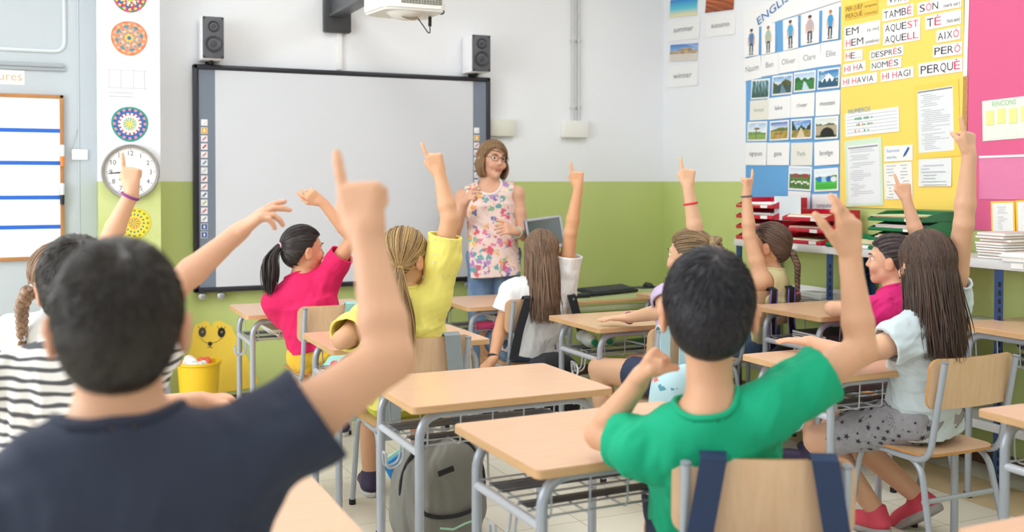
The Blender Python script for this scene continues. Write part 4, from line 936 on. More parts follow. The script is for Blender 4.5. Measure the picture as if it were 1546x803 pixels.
# planner board on the grey door
p, q = onY(-60, 139, DY), onY(97.5, 391, DY); w, h_ = q[0]-p[0], p[2]-q[2]; cx_, cz_ = (p[0]+q[0])/2, (p[2]+q[2])/2
t = thing('planner_whiteboard', 'wood-framed whiteboard with blue lines mounted on the grey door', 'whiteboard', (cx_, DY, cz_-h_/2))
bm = bmesh.new(); box(bm, (0, -0.009, h_/2), (w-0.01, 0.018, h_-0.01)); obj('board', bm, mat('planner_white', 'eceff0', 0.3), t)
bm = bmesh.new(); wf_ = 0.02
for c, s in (((0, -0.014, wf_/2), (w, 0.028, wf_)), ((0, -0.014, h_-wf_/2), (w, 0.028, wf_)), ((-w/2+wf_/2, -0.014, h_/2), (wf_, 0.028, h_)), ((w/2-wf_/2, -0.014, h_/2), (wf_, 0.028, h_))): box(bm, c, s, 0.003)
obj('frame', bm, mat('planner_wood', 'b98048', 0.45, var=(8, 'a06a38', 0.7)), t)
bm = bmesh.new()
for yy in (197, 246, 298, 342.5): box(bm, (0, -0.0185, onY(50, yy, DY)[2]-(cz_-h_/2)), (w-2*wf_, 0.002, 0.022))
obj('blue_lines', bm, mat('blue_tape', '1f63c8', 0.45), t)
for i, (yy, cc) in enumerate(((236, 'e8822a'), (294, '202028'))):
    p = onY(94, yy, DY-0.04); t = thing('marker_pen', 'white marker pen with %s cap clipped to the planner frame' % ('orange' if i == 0 else 'black'), 'marker', tuple(p), 0, 'marker pens')
    bm = bmesh.new(); lathe(bm, [(0, 0.0), (0.012, 0.0), (0.012, 0.06), (0.010, 0.065), (0, 0.065)], 14); obj('barrel', bm, mat('pen_white', 'dfe2e2', 0.4), t)
    bm = bmesh.new(); lathe(bm, [(0, -0.055), (0.011, -0.055), (0.0125, 0.0), (0, 0.0)], 14); obj('cap', bm, mat('pen_cap_'+cc, cc, 0.4), t)
    bm = bmesh.new(); box(bm, (0, 0.014, 0.03), (0.03, 0.006, 0.05), 0.002); obj('clip', bm, alum, t)
p, q = onY(-30, 104, DY), onY(37, 128, DY); w, h_ = q[0]-p[0], p[2]-q[2]
o = sheet('word_label', 'white paper label with orange letters above the planner board', 'label', MB(DY, (p[0]+q[0])/2, (p[2]+q[2])/2), w, h_, paperm)
marks(o, lambda bm: text_mesh(bm, 'ures', h_*0.62, Matrix.Translation((w*0.44, -h_*0.22, 0.0022)), align='RIGHT'), mat('orange_ink', 'e8a468', 0.6))
# paper cat on the wall under the board
pts = [(180, 150), (205, 112), (238, 105), (265, 85), (308, 85), (340, 132), (365, 88), (428, 82), (472, 110), (512, 125), (530, 165), (572, 250), (650, 400), (692, 490), (745, 600), (738, 617), (690, 660), (380, 712), (120, 715), (60, 640), (110, 450), (150, 340), (165, 220)]
pw = [onY(260+x/5.736, 470+y/5.736, BACK-0.003) for x, y in pts]; cx_ = np.mean([v[0] for v in pw]); zc = min(v[2] for v in pw)
t = thing('paper_cat', 'big yellow paper cat shape stuck on the green wall', 'paper decoration', (cx_, BACK, zc))
bm = bmesh.new(); prism(bm, [(v[0]-cx_, v[2]-zc) for v in pw], 0.004, MB(-0.001, 0, 0)); obj('cutout', bm, mat('yellow_card', 'f6d44e', 0.6, bump=(9, 0.25)), t)
def wq(x, y): v = onY(260+x/5.736, 470+y/5.736, BACK-0.006); return Vector((v[0]-cx_, v[1]-BACK, v[2]-zc))
for x, y, cc in ((260, 180, '4a4440'), (426, 182, '17171f')):
    bm = bmesh.new(); lathe(bm, [(0, 0.0035), (0.022, 0.0035), (0.022, 0)], 20, Matrix.Translation(wq(x, y)) @ Matrix.Rotation(PI/2, 4, 'X') @ Matrix.Scale(1.35, 4, (0, 1, 0)) ); lathe(bm, [(0, 0.005), (0.008, 0.005), (0.008, 0.003)], 12, Matrix.Translation(wq(x+2, y-4)) @ Matrix.Rotation(PI/2, 4, 'X'), 1)
    for k in (-1, 0, 1): tube(bm, [wq(x+k*22, y-32), wq(x+k*36, y-52)], 0.0015, 5)
    obj('eye', bm, [mat('cat_eye_'+cc, cc, 0.5), mat('cat_glint', '8a7a68', 0.5)], t)
bm = bmesh.new(); lathe(bm, [(0, 0.003), (0.013, 0.003), (0.013, 0)], 12, Matrix.Translation(wq(327, 280)) @ Matrix.Rotation(PI/2, 4, 'X'))
for s in (-1, 1): tube(bm, [wq(327, 285), wq(327, 305), wq(327+s*12, 316), wq(327+s*24, 312)], 0.0016, 5)
tube(bm, [wq(245, 232), wq(275, 262), wq(315, 275)], 0.0012, 5); tube(bm, [wq(440, 225), wq(390, 262), wq(340, 275)], 0.0012, 5); obj('nose', bm, mat('cat_ink', '3a3430', 0.6), t)
# waste bin
c = onZ(302, 640, 0.0); p = onY(300, 545, 6.1); t = thing('waste_bin', 'yellow plastic waste bin in front of the paper cat', 'bin', (p[0], 6.1, 0))
zr = p[2]; bm = bmesh.new(); lathe(bm, [(0, 0.0), (0.095, 0.0), (0.098, 0.01), (0.118, zr-0.02), (0.128, zr-0.012), (0.128, zr), (0.116, zr), (0.093, 0.02), (0, 0.02)], 40); obj('bucket', bm, mat('bin_yellow', 'f6c928', 0.4), t)
for i, (x, y, cc) in enumerate(((-0.05, -0.03, 'e8e6ee'), (0.0, -0.05, 'f0f0f0'), (0.03, 0.04, 'e86a48'), (-0.045, 0.045, 'f2f2f2'))):
    v = Vol().ell((0, 0, 0), (0.05, 0.045, 0.045)); V, Q = surface(v, 0.006, lambda d, X: d+folds(X, 0.006, i, 70)); o = npmesh('crumpled_paper', V*0.85, Q, mat('trash_'+cc, cc, 0.7)); o.location = (p[0]+x, 6.1+y, zr-0.032+0.006*i)
    tag(o, ['lilac-white crumpled paper at the left of the yellow bin', 'white crumpled paper at the front of the yellow bin', 'orange-red crumpled wrapper in the yellow bin', 'white crumpled paper at the back of the yellow bin'][i], 'crumpled paper', 'paper in the bin')
# ------------------------------------------------------------------ posters on the right wall
def wallq(pts, off):
    """centre, width, height and turn on the right wall of a card seen at four corners (TL TR BR BL)"""
    P = [onX(x, y, RIGHT-off) for x, y in pts]; u = [(-p[1], p[2]) for p in P]
    top = (u[1][0]-u[0][0], u[1][1]-u[0][1]); bt = (u[2][0]-u[3][0], u[2][1]-u[3][1]); lf = math.hypot(u[0][0]-u[3][0], u[0][1]-u[3][1]); rg = math.hypot(u[1][0]-u[2][0], u[1][1]-u[2][1])
    w = (math.hypot(*top)+math.hypot(*bt))/2; rot = (math.atan2(top[1], top[0])+math.atan2(bt[1], bt[0]))/2
    c = (sum(a for a, b in u)/4, sum(b for a, b in u)/4); return MR(-c[0], c[1], rot, off), w, (lf+rg)/2
def wcard(name, label, cat, pts, off, m, group=None, curl=0.0, rot0=False):
    M, w, h = wallq(pts, off)
    if rot0: M = MR(M.translation.y, M.translation.z, 0, off)
    return sheet(name, label, cat, M, w, h, m, group=group, curl=curl), w, h
S5 = lambda x, y: (1260+x/5.017, y/5.017)
S6 = lambda x, y: (1260+x/3.346, 120+y/3.346)
S7 = lambda x, y: (1100+x/7.3, y/7.3)
S8 = lambda x, y: (1100+x/3.49, 100+y/3.49)
Q4 = lambda S, a: [S(*a[i:i+2]) for i in range(0, 8, 2)]
blue_p = mat('blue_paper', '66a4da', 0.65, bump=(10, 0.35)); yel = mat('yellow_paper', 'fad868', 0.6, bump=(8, 0.2)); pink = mat('pink_paper', 'e0608f', 0.6, bump=(10, 0.3))
zt = 2.95
def backing(name, label, xl, xr, ybl, ybr, m, off, ztop, ymid=200):
    yl, yr = onX(xl, ymid, RIGHT)[1], onX(xr, ymid, RIGHT)[1]; zb = onX((xl+xr)/2, (ybl+ybr)/2, RIGHT)[2]
    o = sheet(name, label, 'poster', MR((yl+yr)/2, (ztop+zb)/2, 0, off), yl-yr, ztop-zb, m, th=0.003); return o
backing('blue_poster', 'sky blue backing paper behind the photo cards', 1127, 1270.5, 318, 330, blue_p, 0.002, onX(1200, 25, RIGHT)[2])
backing('yellow_poster', 'yellow backing paper covered with black and red word cards', 1270, 1455, 312, 318, yel, 0.0025, zt)
backing('pink_poster', 'bright pink backing paper at the right end of the wall', 1462, 1640, 350, 352, pink, 0.002, zt)
o, w, h_ = wcard('edging_strip', 'white paper edging strip between yellow and pink posters', 'paper', Q4(S5, (984, -120, 1018, -125, 1010, 575, 984, 578)), 0.007, paperm)
o, w, h_ = wcard('cork_strip', 'strip of bare brown cork between yellow and pink posters', 'cork board', Q4(S5, (972, 578, 1008, 574, 1006, 1100, 968, 1100)), 0.0065, mat('cork', 'c79763', 0.8, bump=(150, 0.3), var=(60, 'b07f4e', 0.8)))
# English board: title sheet, portraits, names
o, w, h_ = wcard('title_sheet', 'white sheet with the slanted blue title ENGLISH', 'poster', [(1122, 24), (1270, -42), (1268, 8), (1124, 42)], 0.0065, paperm)
M, w, h_ = wallq([(1141, 27), (1199, -20), (1203, -10), (1147, 39)], 0.009); bm = bmesh.new(); text_mesh(bm, 'ENGLISH', h_*0.85, Matrix.Translation((0, -h_*0.42, 0.003)), wid=w)
oo = obj('lettering', bm, mat('title_blue', '2a6fb5', 0.6), o); oo.matrix_world = M
def picture(name, label, cat, pts, off, fn, border=0.06, group=None, n=(44, 32), pm=None):
    M, w, h = wallq(pts, off); o = sheet(name, label, cat, M, w, h, pm or paperm, group=group, curl=0.003)
    nx, ny = n; X, Y = np.meshgrid(np.linspace(0, 1, nx), np.linspace(0, 1, ny), indexing='ij'); C = fn(X, Y); bw_ = border*w
    V = np.stack([(X-0.5)*(w-2*bw_), (Y-0.5)*(h-2*bw_), 0.0028+0.003*(1-Y)**2*0.9], -1).reshape(-1, 3); idx = np.arange(nx*ny).reshape(nx, ny)
    Q = np.stack([idx[:-1, :-1], idx[1:, :-1], idx[1:, 1:], idx[:-1, 1:]], -1).reshape(-1, 4)
    npmesh('printed_image', V, Q, mat('printed_photo', 'ffffff', 0.35, attr='Col'), o, {'Col': np.concatenate([C.reshape(-1, 3), np.ones((nx*ny, 1))], 1)}, False); return o
def L_(c): return np.array(lin(c))
def nz2(X, Y, s, seed):
    r = np.random.default_rng(seed); o = 0
    for i in range(6): d = r.normal(size=2)*s*(1+i*0.6); o = o+np.sin(X*d[0]+Y*d[1]+r.uniform(0, 6))/(1+i*0.5)
    return o/2.2
def mixc(a, b, t): return a*(1-t[..., None])+b*t[..., None]
def scene_photo(sky0, sky1, hill, ground, hor=0.5, amp=0.12, seed=0, feat=None):
    def fn(X, Y):
        C = mixc(L_(sky1), L_(sky0), np.clip((Y-hor)/(1-hor), 0, 1)); C = mixc(C, L_('f4f6f8'), np.clip(nz2(X, Y*2, 5, seed)-0.25, 0, 1)*0.8)
        hl = hor+amp*nz2(X, X*0, 5, seed+1)+amp*0.5; m = (Y < hl).astype(float); C = mixc(C, L_(hill)*(1+0.45*nz2(X, Y, 22, seed+2))[..., None], m)
        g = (Y < hor-0.12+0.03*nz2(X, X*0, 6, seed+3)).astype(float); C = mixc(C, L_(ground)*(1+0.35*nz2(X, Y*2, 18, seed+4))[..., None], g)
        if feat: C = feat(X, Y, C)
        return np.clip(C, 0.003, 1)
    return fn
def blob(C, X, Y, x, y, rx, ry, c, p=2): return mixc(C, L_(c), ((np.abs((X-x)/rx)**p+np.abs((Y-y)/ry)**p) < 1).astype(float))
def seasons(k):
    if k == 'summer': return lambda X, Y: np.clip(mixc(mixc(L_('e8dfb0'), L_('58c8d8'), np.clip((Y-0.1)*3, 0, 1)), L_('1f7fd0'), np.clip((Y-0.45)*2, 0, 1)), 0, 1)
    if k == 'autumn': return lambda X, Y: np.clip(mixc(L_('e07838'), L_('7a3018'), np.clip(0.5+0.6*nz2(X, Y, 18, 5), 0, 1))*(0.6+0.5*Y)[..., None], 0.01, 1)
    return scene_photo('2f78c8', '8ab8e0', 'b09878', 'd8cfc4', 0.55, 0.18, 9)
for k, ph, cd_ in (('summer', [(1012, 2), (1053, -6), (1053.4, 24), (1012, 25)], [(1009, 31), (1056, 26), (1057, 57), (1010, 63)]),
                   ('autumn', [(1066, -8), (1109, -16), (1109, 15), (1066, 19)], [(1066, 25), (1110, 19.5), (1111, 51), (1067, 56)]),
                   ('winter', [(1012, 68), (1054, 65), (1054, 91), (1012, 93)], [(1008.6, 100), (1054, 96), (1054.5, 128), (1009, 133)])):
    picture('photo_card', 'small photo above the card reading %s' % k, 'photo', ph, 0.001, seasons(k), 0.0, 'season photos')
    o, w, h_ = wcard('word_card', 'white card reading %s' % k, 'card', cd_, 0.001, paperm, 'season word cards', 0.004)
    marks(o, lambda bm: text_mesh(bm, k, h_*0.26, Matrix.Translation((0, -h_*0.1, 0.0045)), wid=w*0.62), inkgrey)
def portrait(shirt, hairc, trous, skin='e0b090', flip=1):
    def fn(X, Y):
        C = np.tile(L_('f3f3f3'), (*X.shape, 1)); C = blob(C, X, Y, 0.5, 0.28, 0.13, 0.22, trous, 4); C = blob(C, X, Y, 0.5, 0.06, 0.17, 0.03, '3a3434')
        C = blob(C, X, Y, 0.5, 0.2, 0.02, 0.18, 'f0f0f0', 4); C = blob(C, X, Y, 0.5, 0.6, 0.17, 0.19, shirt, 4); C = blob(C, X, Y, 0.5-0.2*flip, 0.52, 0.05, 0.16, skin); C = blob(C, X, Y, 0.5+0.2*flip, 0.52, 0.05, 0.16, skin)
        C = blob(C, X, Y, 0.5, 0.85, 0.09, 0.075, skin); C = blob(C, X, Y, 0.5, 0.90, 0.10, 0.05, hairc); return np.clip(C, 0.01, 1)
    return fn
names = ['Nasim', 'Ben', 'Oliver', 'Clare', 'Ellie']
PX = [(170, 310, 335, 285, 342, 600, 178, 640), (365, 285, 512, 245, 524, 578, 368, 605), (600, 225, 768, 172, 775, 530, 606, 560), (800, 165, 1003, 120, 1003, 468, 800, 510), (1036, 105, 1218, 65, 1216, 430, 1036, 455)]
sh = [('5a80b0', '2a201c', '3a3c48'), ('a8c0b0', '8a6040', '302c38'), ('4aa8d8', '3a2820', '2c2a34'), ('c0b0b8', '2a1c18', '403840'), ('3a9ad0', 'b07848', '24242c')]
for nme, a, c in zip(names, PX, sh): picture('portrait_card', 'cut-out photo of a standing child above the name %s' % nme, 'photo', Q4(S7, a), 0.0085, portrait(*c), 0.02, 'portraits on the English board', (30, 50))
NC = [(160, 650, 350, 612, 365, 850, 180, 900), (352, 612, 545, 580, 560, 812, 367, 848), (548, 578, 770, 535, 780, 775, 562, 810), (772, 535, 1010, 478, 1018, 738, 782, 772), (1012, 476, 1245, 440, 1250, 705, 1020, 735)]
for nme, a in zip(names, NC):
    o, w, h_ = wcard('name_card', 'white name card reading %s' % nme, 'card', Q4(S7, a), 0.0075, paperm, 'name cards'); marks(o, lambda bm: text_mesh(bm, nme, h_*0.26, Matrix.Translation((0, -h_*0.12, 0.0024))), inkgrey)
def river(c): return lambda X, Y, C: mixc(C, L_(c), ((np.abs(X-0.55+0.2*(Y-0.2)) < 0.30*(0.62-Y)) & (Y < 0.5)).astype(float))
def mount_(X, Y, C): return mixc(mixc(C, L_('2c5a78'), (Y < 0.85-1.1*np.abs(X-0.5)).astype(float)), L_('f2f5f8'), ((Y < 0.83-1.1*np.abs(X-0.5)) & (Y > 0.42+0.12*np.sin(X*25))).astype(float))
def forest(X, Y): return np.clip(mixc(L_('3f6a58'), L_('a8c8e0'), np.clip(0.5+np.sin(X*34+2*nz2(X, Y, 4, 3))-0.2*Y, 0, 1)*np.clip(Y, 0.2, 1))*(0.6+0.5*Y)[..., None], 0.01, 1)
def gate(X, Y, C): return blob(blob(C, X, Y, 0.5, 0.25, 0.06, 0.2, 'c89868', 6), X, Y, 0.5, 0.32, 0.3, 0.03, '7a5a30', 6)
def post_(X, Y, C): return blob(blob(C, X, Y, 0.45, 0.38, 0.03, 0.34, '7a5a38', 6), X, Y, 0.5, 0.66, 0.16, 0.05, '8a6a44', 6)
def path_(X, Y, C): return mixc(C, L_('d8c8a8'), ((np.abs(X-0.5) < 0.36*(0.62-Y)) & (Y < 0.58)).astype(float))
def bridge(X, Y, C):
    d = np.hypot((X-0.55)/0.34, (Y-0.1)/0.42); C = mixc(C, L_('b8a890'), ((Y < 0.62) & (Y > 0.1)).astype(float)); return mixc(C, L_('1c2018'), (d < 1).astype(float))
def farm(X, Y, C):
    C = blob(C, X, Y, 0.3, 0.62, 0.2, 0.09, '8a4a48', 6); C = blob(C, X, Y, 0.75, 0.62, 0.16, 0.1, 'a03a38', 6)
    for i in range(9): C = blob(C, X, Y, 0.12+0.1*i, 0.3+0.05*math.sin(i*2.2), 0.05, 0.045, 'f0ece0')
    return C
def camp(X, Y, C):
    for i, cc in enumerate(('2a70c8', '9ad0e0', '2a60b8', 'e8e8f0')): C = blob(C, X, Y, 0.2+0.22*i, 0.55-0.04*(i % 2), 0.14, 0.14, cc)
    return C
R1 = [('forest', (118, 72, 219, 64, 217, 168, 122, 176), forest, (112, 182, 213, 174, 213, 280, 114, 287), 'hand'),
      ('lake', (231, 52, 340, 38, 337, 146, 231, 155), scene_photo('5aa0d8', 'd0e0e8', '5a5a28', '38544c', 0.6, 0.15, 21, river('6a8aa0')), (208, 168, 328, 156, 326, 270, 204, 284), 'type'),
      ('river', (345, 34, 462, 20, 458, 127, 346, 138), scene_photo('a8c8e8', 'd8e8f0', '2f7038', '3a8040', 0.62, 0.16, 31, river('c8dcec')), (330, 150, 455, 138, 452, 262, 326, 272), 'type'),
      ('mountain', (470, 18, 588, 4, 586, 112, 470, 124), scene_photo('2a78b8', '78b8d8', '3a6a88', '24506c', 0.4, 0.1, 41, mount_), (462, 138, 590, 124, 586, 254, 458, 264), 'type'),
      ('signpost', (103, 292, 206, 290, 202, 392, 98, 396), scene_photo('a8c8e8', 'e8f0f4', '6a9048', '8aa858', 0.42, 0.06, 51, post_), (92, 402, 204, 400, 198, 522, 90, 520), 'type'),
      ('gate', (219, 290, 320, 282, 318, 386, 218, 394), scene_photo('3a6ab8', 'e0e8f0', '6a7838', 'b09848', 0.58, 0.1, 61, gate), (204, 404, 322, 400, 321, 522, 203, 520), 'type'),
      ('Path', (330, 280, 442, 273, 440, 380, 328, 386), scene_photo('4a8ad8', 'a8c8e8', '2a4428', '9a8840', 0.55, 0.3, 71, path_), (330, 404, 444, 400, 442, 522, 328, 522), 'hand'),
      ('bridge', (456, 268, 581, 262, 577, 378, 455, 388), scene_photo('d8e0d8', 'e8ece8', '5a6a38', '4a5830', 0.65, 0.12, 81, bridge), (454, 400, 584, 390, 584, 514, 452, 526), 'type'),
      ('farm', (319, 524, 441, 528, 436, 658, 315, 650), scene_photo('c8d8e8', 'e8eef0', '4a6a38', '4f7a3a', 0.66, 0.06, 91, farm), (314, 656, 431, 662, 430, 788, 312, 776), 'type'),
      ('campsite', (452, 542, 581, 534, 578, 654, 453, 662), scene_photo('e0ecf4', 'f0f4f6', '3a9a48', '48b840', 0.66, 0.05, 101, camp), (442, 675, 572, 672, 570, 794, 440, 792), 'type')]
for nme, a, fn, b, how in R1:
    picture('photo_card', 'printed photo above the card reading %s' % nme, 'photo', Q4(S8, a), 0.0075, fn, 0.055, 'landscape photos on blue paper')
    o, w, h_ = wcard('word_card', '%s card reading %s under its photo' % ('white' if how == 'type' else 'cream handwritten', nme), 'card', Q4(S8, b), 0.0065, paperm if how == 'type' else mat('paper_cream', 'e6e4da', 0.7), 'landscape word cards', 0.003)
    marks(o, lambda bm: text_mesh(bm, nme, h_*0.2, Matrix.Translation((0, -h_*0.08, 0.004)), wid=min(w*0.62, h_*0.13*len(nme))), inkgrey if how == 'type' else mat('pencil_faint', 'a8bcb0', 0.7))
# yellow board: Catalan word strips; * marks the red letters
def word_strip(rows, pts, label, m=None, inkm=None):
    o, w, h_ = wcard('word_strip', label, 'word card', pts, 0.0075, m or paperm, 'word strips on the yellow poster'); n = len(rows)
    def f(bm):
        for i, row in enumerate(rows):
            ch = 0.62*h_/n if n > 1 else 0.60*h_; y = h_*(0.5-(i+0.5)/n)-ch*0.5; main, small = (row.split('|')+[''])[:2]
            segs = []; red_ = False; cur = ''
            for c in main:
                if c == '*':
                    if cur: segs.append((cur, red_))
                    cur, red_ = '', not red_
                else: cur += c
            if cur: segs.append((cur, red_))
            adv = {'I': 0.34, ' ': 0.32, '.': 0.32, 'M': 1.05}
            tot = sum(adv.get(c, 0.78) for s, _ in segs for c in s); avail = w*(0.92 if not small else 0.52); k = min(avail/tot, ch*1.45); x = -w*0.46
            for s, rd in segs:
                for c in s:
                    a = adv.get(c, 0.78)*k
                    if c != ' ': text_mesh(bm, c, ch if c not in 'ÈÉÒÓ' else ch*1.0, Matrix.Translation((x+a/2, y, 0.0024)), 1 if rd else 0, wid=a*(0.86 if c not in 'I.' else 0.32))
                    x += a
            if small: text_mesh(bm, small, ch*0.5, Matrix.Translation((w*0.47, y, 0.0024)), 0, 'RIGHT', wid=min(w*0.36, ch*0.36*len(small)))
    marks(o, f, [inkm or ink, red_ink]); return o
WS = [(['PER QUÈ?|(pregunta)', 'PERQUÈ|(resposta)'], (75, 48, 325, -8, 332, 100, 80, 155), 'darker yellow card with PER QUÈ? and PERQUÈ', mat('card_gold', 'edc44c', 0.6), mat('ink_brown', '6a5a38', 0.7)),
      (['EM|(a mi)', '*H*EM|(nosaltres)'], (75, 202, 348, 150, 346, 328, 75, 376), 'white two-line card reading EM and HEM'), (['*H*E...'], (78, 386, 212, 372, 214, 450, 80, 466), 'small white card reading HE...'),
      (['*H*I *H*A'], (66, 490, 237, 456, 235, 534, 68, 566), 'white card reading HI HA'), (['*H*I *H*AVIA'], (55, 588, 325, 546, 324, 624, 55, 661), 'white card reading HI HAVIA'),
      (['VAI*G*'], (400, -45, 566, -75, 566, 14, 402, 48), 'white card with VAIG cut by the picture top'), (['TAMB*É*'], (365, 72, 600, 25, 600, 118, 364, 166), 'white card reading TAMBÉ'),
      (['AQUE*ST*', 'AQUE*LL*'], (372, 178, 650, 128, 650, 300, 370, 348), 'white two-line card reading AQUEST and AQUELL'), (['DESPR*É*S'], (268, 388, 522, 340, 523, 414, 271, 456), 'white card reading DESPRÉS'),
      (['NOM*É*S'], (272, 464, 508, 430, 508, 504, 275, 540), 'white card reading NOMÉS'), (['*H*I *H*AGI'], (352, 542, 600, 502, 600, 584, 352, 622), 'white card reading HI HAGI'),
      (['S*Ó*N|(verb ser)'], (630, 20, 962, -40, 962, 48, 630, 118), 'white card reading SÓN with small words'), (['T*É*|(Verb tenir)'], (686, 126, 958, 68, 962, 178, 690, 228), 'white card reading TÉ with small words'),
      (['AIX*Ò*'], (772, 234, 955, 198, 955, 294, 775, 326), 'white card reading AIXÒ'), (['PER*Ò*'], (746, 346, 968, 313, 968, 410, 748, 438), 'white card reading PERÒ'), (['PERQU*È*'], (640, 482, 970, 434, 970, 540, 637, 586), 'white card reading PERQUÈ')]
for a in WS: word_strip(a[0], Q4(S5, a[1]), a[2], *(a[3:]))
lin_m = mat('line_grey', 'a9acb4', 0.7)
o, w, h_ = wcard('lined_sheet', 'lined white sheet with green dots and blue heading', 'paper', Q4(S6, (52, 174, 326, 136, 326, 262, 58, 290)), 0.0075, paperm)
def f(bm):
    for i in range(6): box(bm, (0, (0.35-0.14*i)*h_, 0.002), (w*0.94, h_*0.035, 0.0004), mi=0)
    r = random.Random(3)
    for i in range(3):
        for j in range(10):
            if r.random() < 0.75: box(bm, ((-0.3+0.035*j)*w, (0.22-0.26*i)*h_, 0.0026), (w*0.022, h_*r.uniform(0.05, 0.12), 0.0006), mi=1 if r.random() < 0.7 else 2)
    text_mesh(bm, 'NUMEROS', h_*0.22, Matrix.Translation((-0.22*w, 0.46*h_, 0.0026)), 3, wid=w*0.42)
marks(o, f, [mat('rule_blue', 'c8d0e4', 0.7), mat('dot_green', '38a068', 0.6), mat('dot_orange', 'd89858', 0.6), mat('head_blue', '78b0d0', 0.6)])
o, w, h_ = wcard('text_sheet', 'printed page on pale green card on the yellow poster', 'paper', Q4(S6, (57, 308, 243, 292, 243, 632, 55, 645)), 0.0075, mat('pale_green', 'd2e8d0', 0.65)); W1, H1 = w, h_
def f(bm): box(bm, (0, -0.02*h_, 0.0018), (w*0.86, h_*0.88, 0.0004), mi=1); box(bm, (0, 0.38*h_, 0.0024), (w*0.8, h_*0.02, 0.0004), mi=2); lines(bm, w*0.85, h_*0.82, 26, 0, 0.0026, 5)
marks(o, f, [lin_m, mat('page_cool', 'e8ecf0', 0.7), inkgrey], 'page')
o, w, h_ = wcard('text_sheet', 'printed page framed by darker yellow card beside the cork strip', 'paper', Q4(S6, (408, 30, 640, -4, 624, 384, 408, 404)), 0.0075, mat('card_yellow', 'f6d25a', 0.6))
def f(bm): box(bm, (-0.03*w, 0.0, 0.0018), (w*0.80, h_*0.84, 0.0004), mi=1); box(bm, (-0.03*w, 0.40*h_, 0.0024), (w*0.78, h_*0.02, 0.0004), mi=2); lines(bm, w*0.78, h_*0.84, 30, 0, 0.0026, 8, x0=-0.45)
marks(o, f, [lin_m, mat('page_cool', 'e8ecf0', 0.7), inkgrey], 'page')
o, w, h_ = wcard('word_card', 'white card reading Expressió escrita with a blue pencil', 'card', Q4(S6, (252, 338, 395, 328, 395, 408, 252, 415)), 0.0075, paperm)
def f(bm): text_mesh(bm, 'Expressió', h_*0.2, Matrix.Translation((-0.4*w, 0.10*h_, 0.0024)), 0, 'LEFT', wid=w*0.45); text_mesh(bm, 'escrita', h_*0.2, Matrix.Translation((-0.4*w, -0.32*h_, 0.0024)), 0, 'LEFT', wid=w*0.34); tube(bm, [(0.18*w, -0.25*h_, 0.003), (0.24*w, -0.12*h_, 0.003), (0.38*w, 0.32*h_, 0.003)], [0.001, 0.006, 0.006], 6, 1)
marks(o, f, [mat('exp_blue', '6aa0d8', 0.6), mat('exp_pencil', '2a6ac0', 0.6)])
o, w, h_ = wcard('text_sheet', 'white word list directly under the Expressió escrita card', 'paper', Q4(S6, (253, 424, 393, 416, 393, 600, 253, 607)), 0.0075, paperm); marks(o, lambda bm: (lines(bm, w, h_, 11, 0, 0.0024, 11, x1=-0.05), lines(bm, w, h_, 11, 0, 0.0024, 12, x0=0.1)), lin_m, 'word_list')
o, w, h_ = wcard('text_sheet', 'wide white sheet with faint lines below the yellow-framed page', 'paper', Q4(S6, (428, 402, 592, 395, 592, 538, 425, 540)), 0.0075, mat('page_cool', 'e8ecf0', 0.7), curl=0.004); marks(o, lambda bm: lines(bm, w, h_, 7, 0, 0.005, 15, top=0.25), lin_m, 'page')
o, w, h_ = wcard('notes_poster', 'white poster headed RINCONS with yellow notes on pink paper', 'poster', Q4(S6, (748, 108, 1070, 72, 1070, 286, 748, 313)), 0.0068, mat('poster_mint', 'e8efe6', 0.7))
def f(bm):
    text_mesh(bm, 'RINCONS', h_*0.13, Matrix.Translation((-0.14*w, 0.33*h_, 0.0024)), 0, wid=w*0.38)
marks(o, f, mat('text_green', '98cc88', 0.6))
for i in range(5):
    marks(o, lambda bm: box(bm, ((-0.37+0.185*i)*w, (0.06+0.02*(i % 2))*h_, 0.003), (w*0.125, h_*0.36, 0.002)), mat('note_yellow', 'ecec9a', 0.7), 'yellow_note')
    marks(o, lambda bm: box(bm, ((-0.38+0.185*i)*w, -0.38*h_, 0.0026), (w*0.13, h_*0.14, 0.001)), mat('note_white', 'f0f2e6', 0.7), 'white_note')
o, w, h_ = wcard('plastic_pocket', 'glossy pink plastic pocket with white top band', 'pocket', Q4(S6, (735, 388, 1080, 372, 1080, 610, 728, 602)), 0.0068, mat('pocket_pink', 'e583ae', 0.22, bump=(14, 0.4))); marks(o, lambda bm: box(bm, (0, 0.475*h_, 0.003), (w, h_*0.05, 0.002)), paperm, 'top_band')
for i, (a, lb) in enumerate((((793, 616, 917, 612, 908, 803, 790, 800), 'yellow-framed printed sheet behind the stack of books'), ((920, 610, 1060, 604, 1060, 796, 915, 800), 'yellow-framed printed sheet cut by the right edge of the picture'))):
    o, w, h_ = wcard('text_sheet', lb, 'paper', Q4(S6, a), 0.0068, mat('frame_yellow', 'f5c832', 0.6), 'yellow-framed sheets')
    def f(bm): box(bm, (0, 0, 0.0018), (w*0.86, h_*0.9, 0.0004), mi=1); lines(bm, w*0.5, h_*0.8, 14, 0, 0.0026, 20+i); box(bm, (0.2*w, -0.36*h_, 0.0026), (w*0.16, h_*0.1, 0.0004), mi=2)
    marks(o, f, [lin_m, paperm, mat('stamp_blue', '3a80b0', 0.6)], 'page')
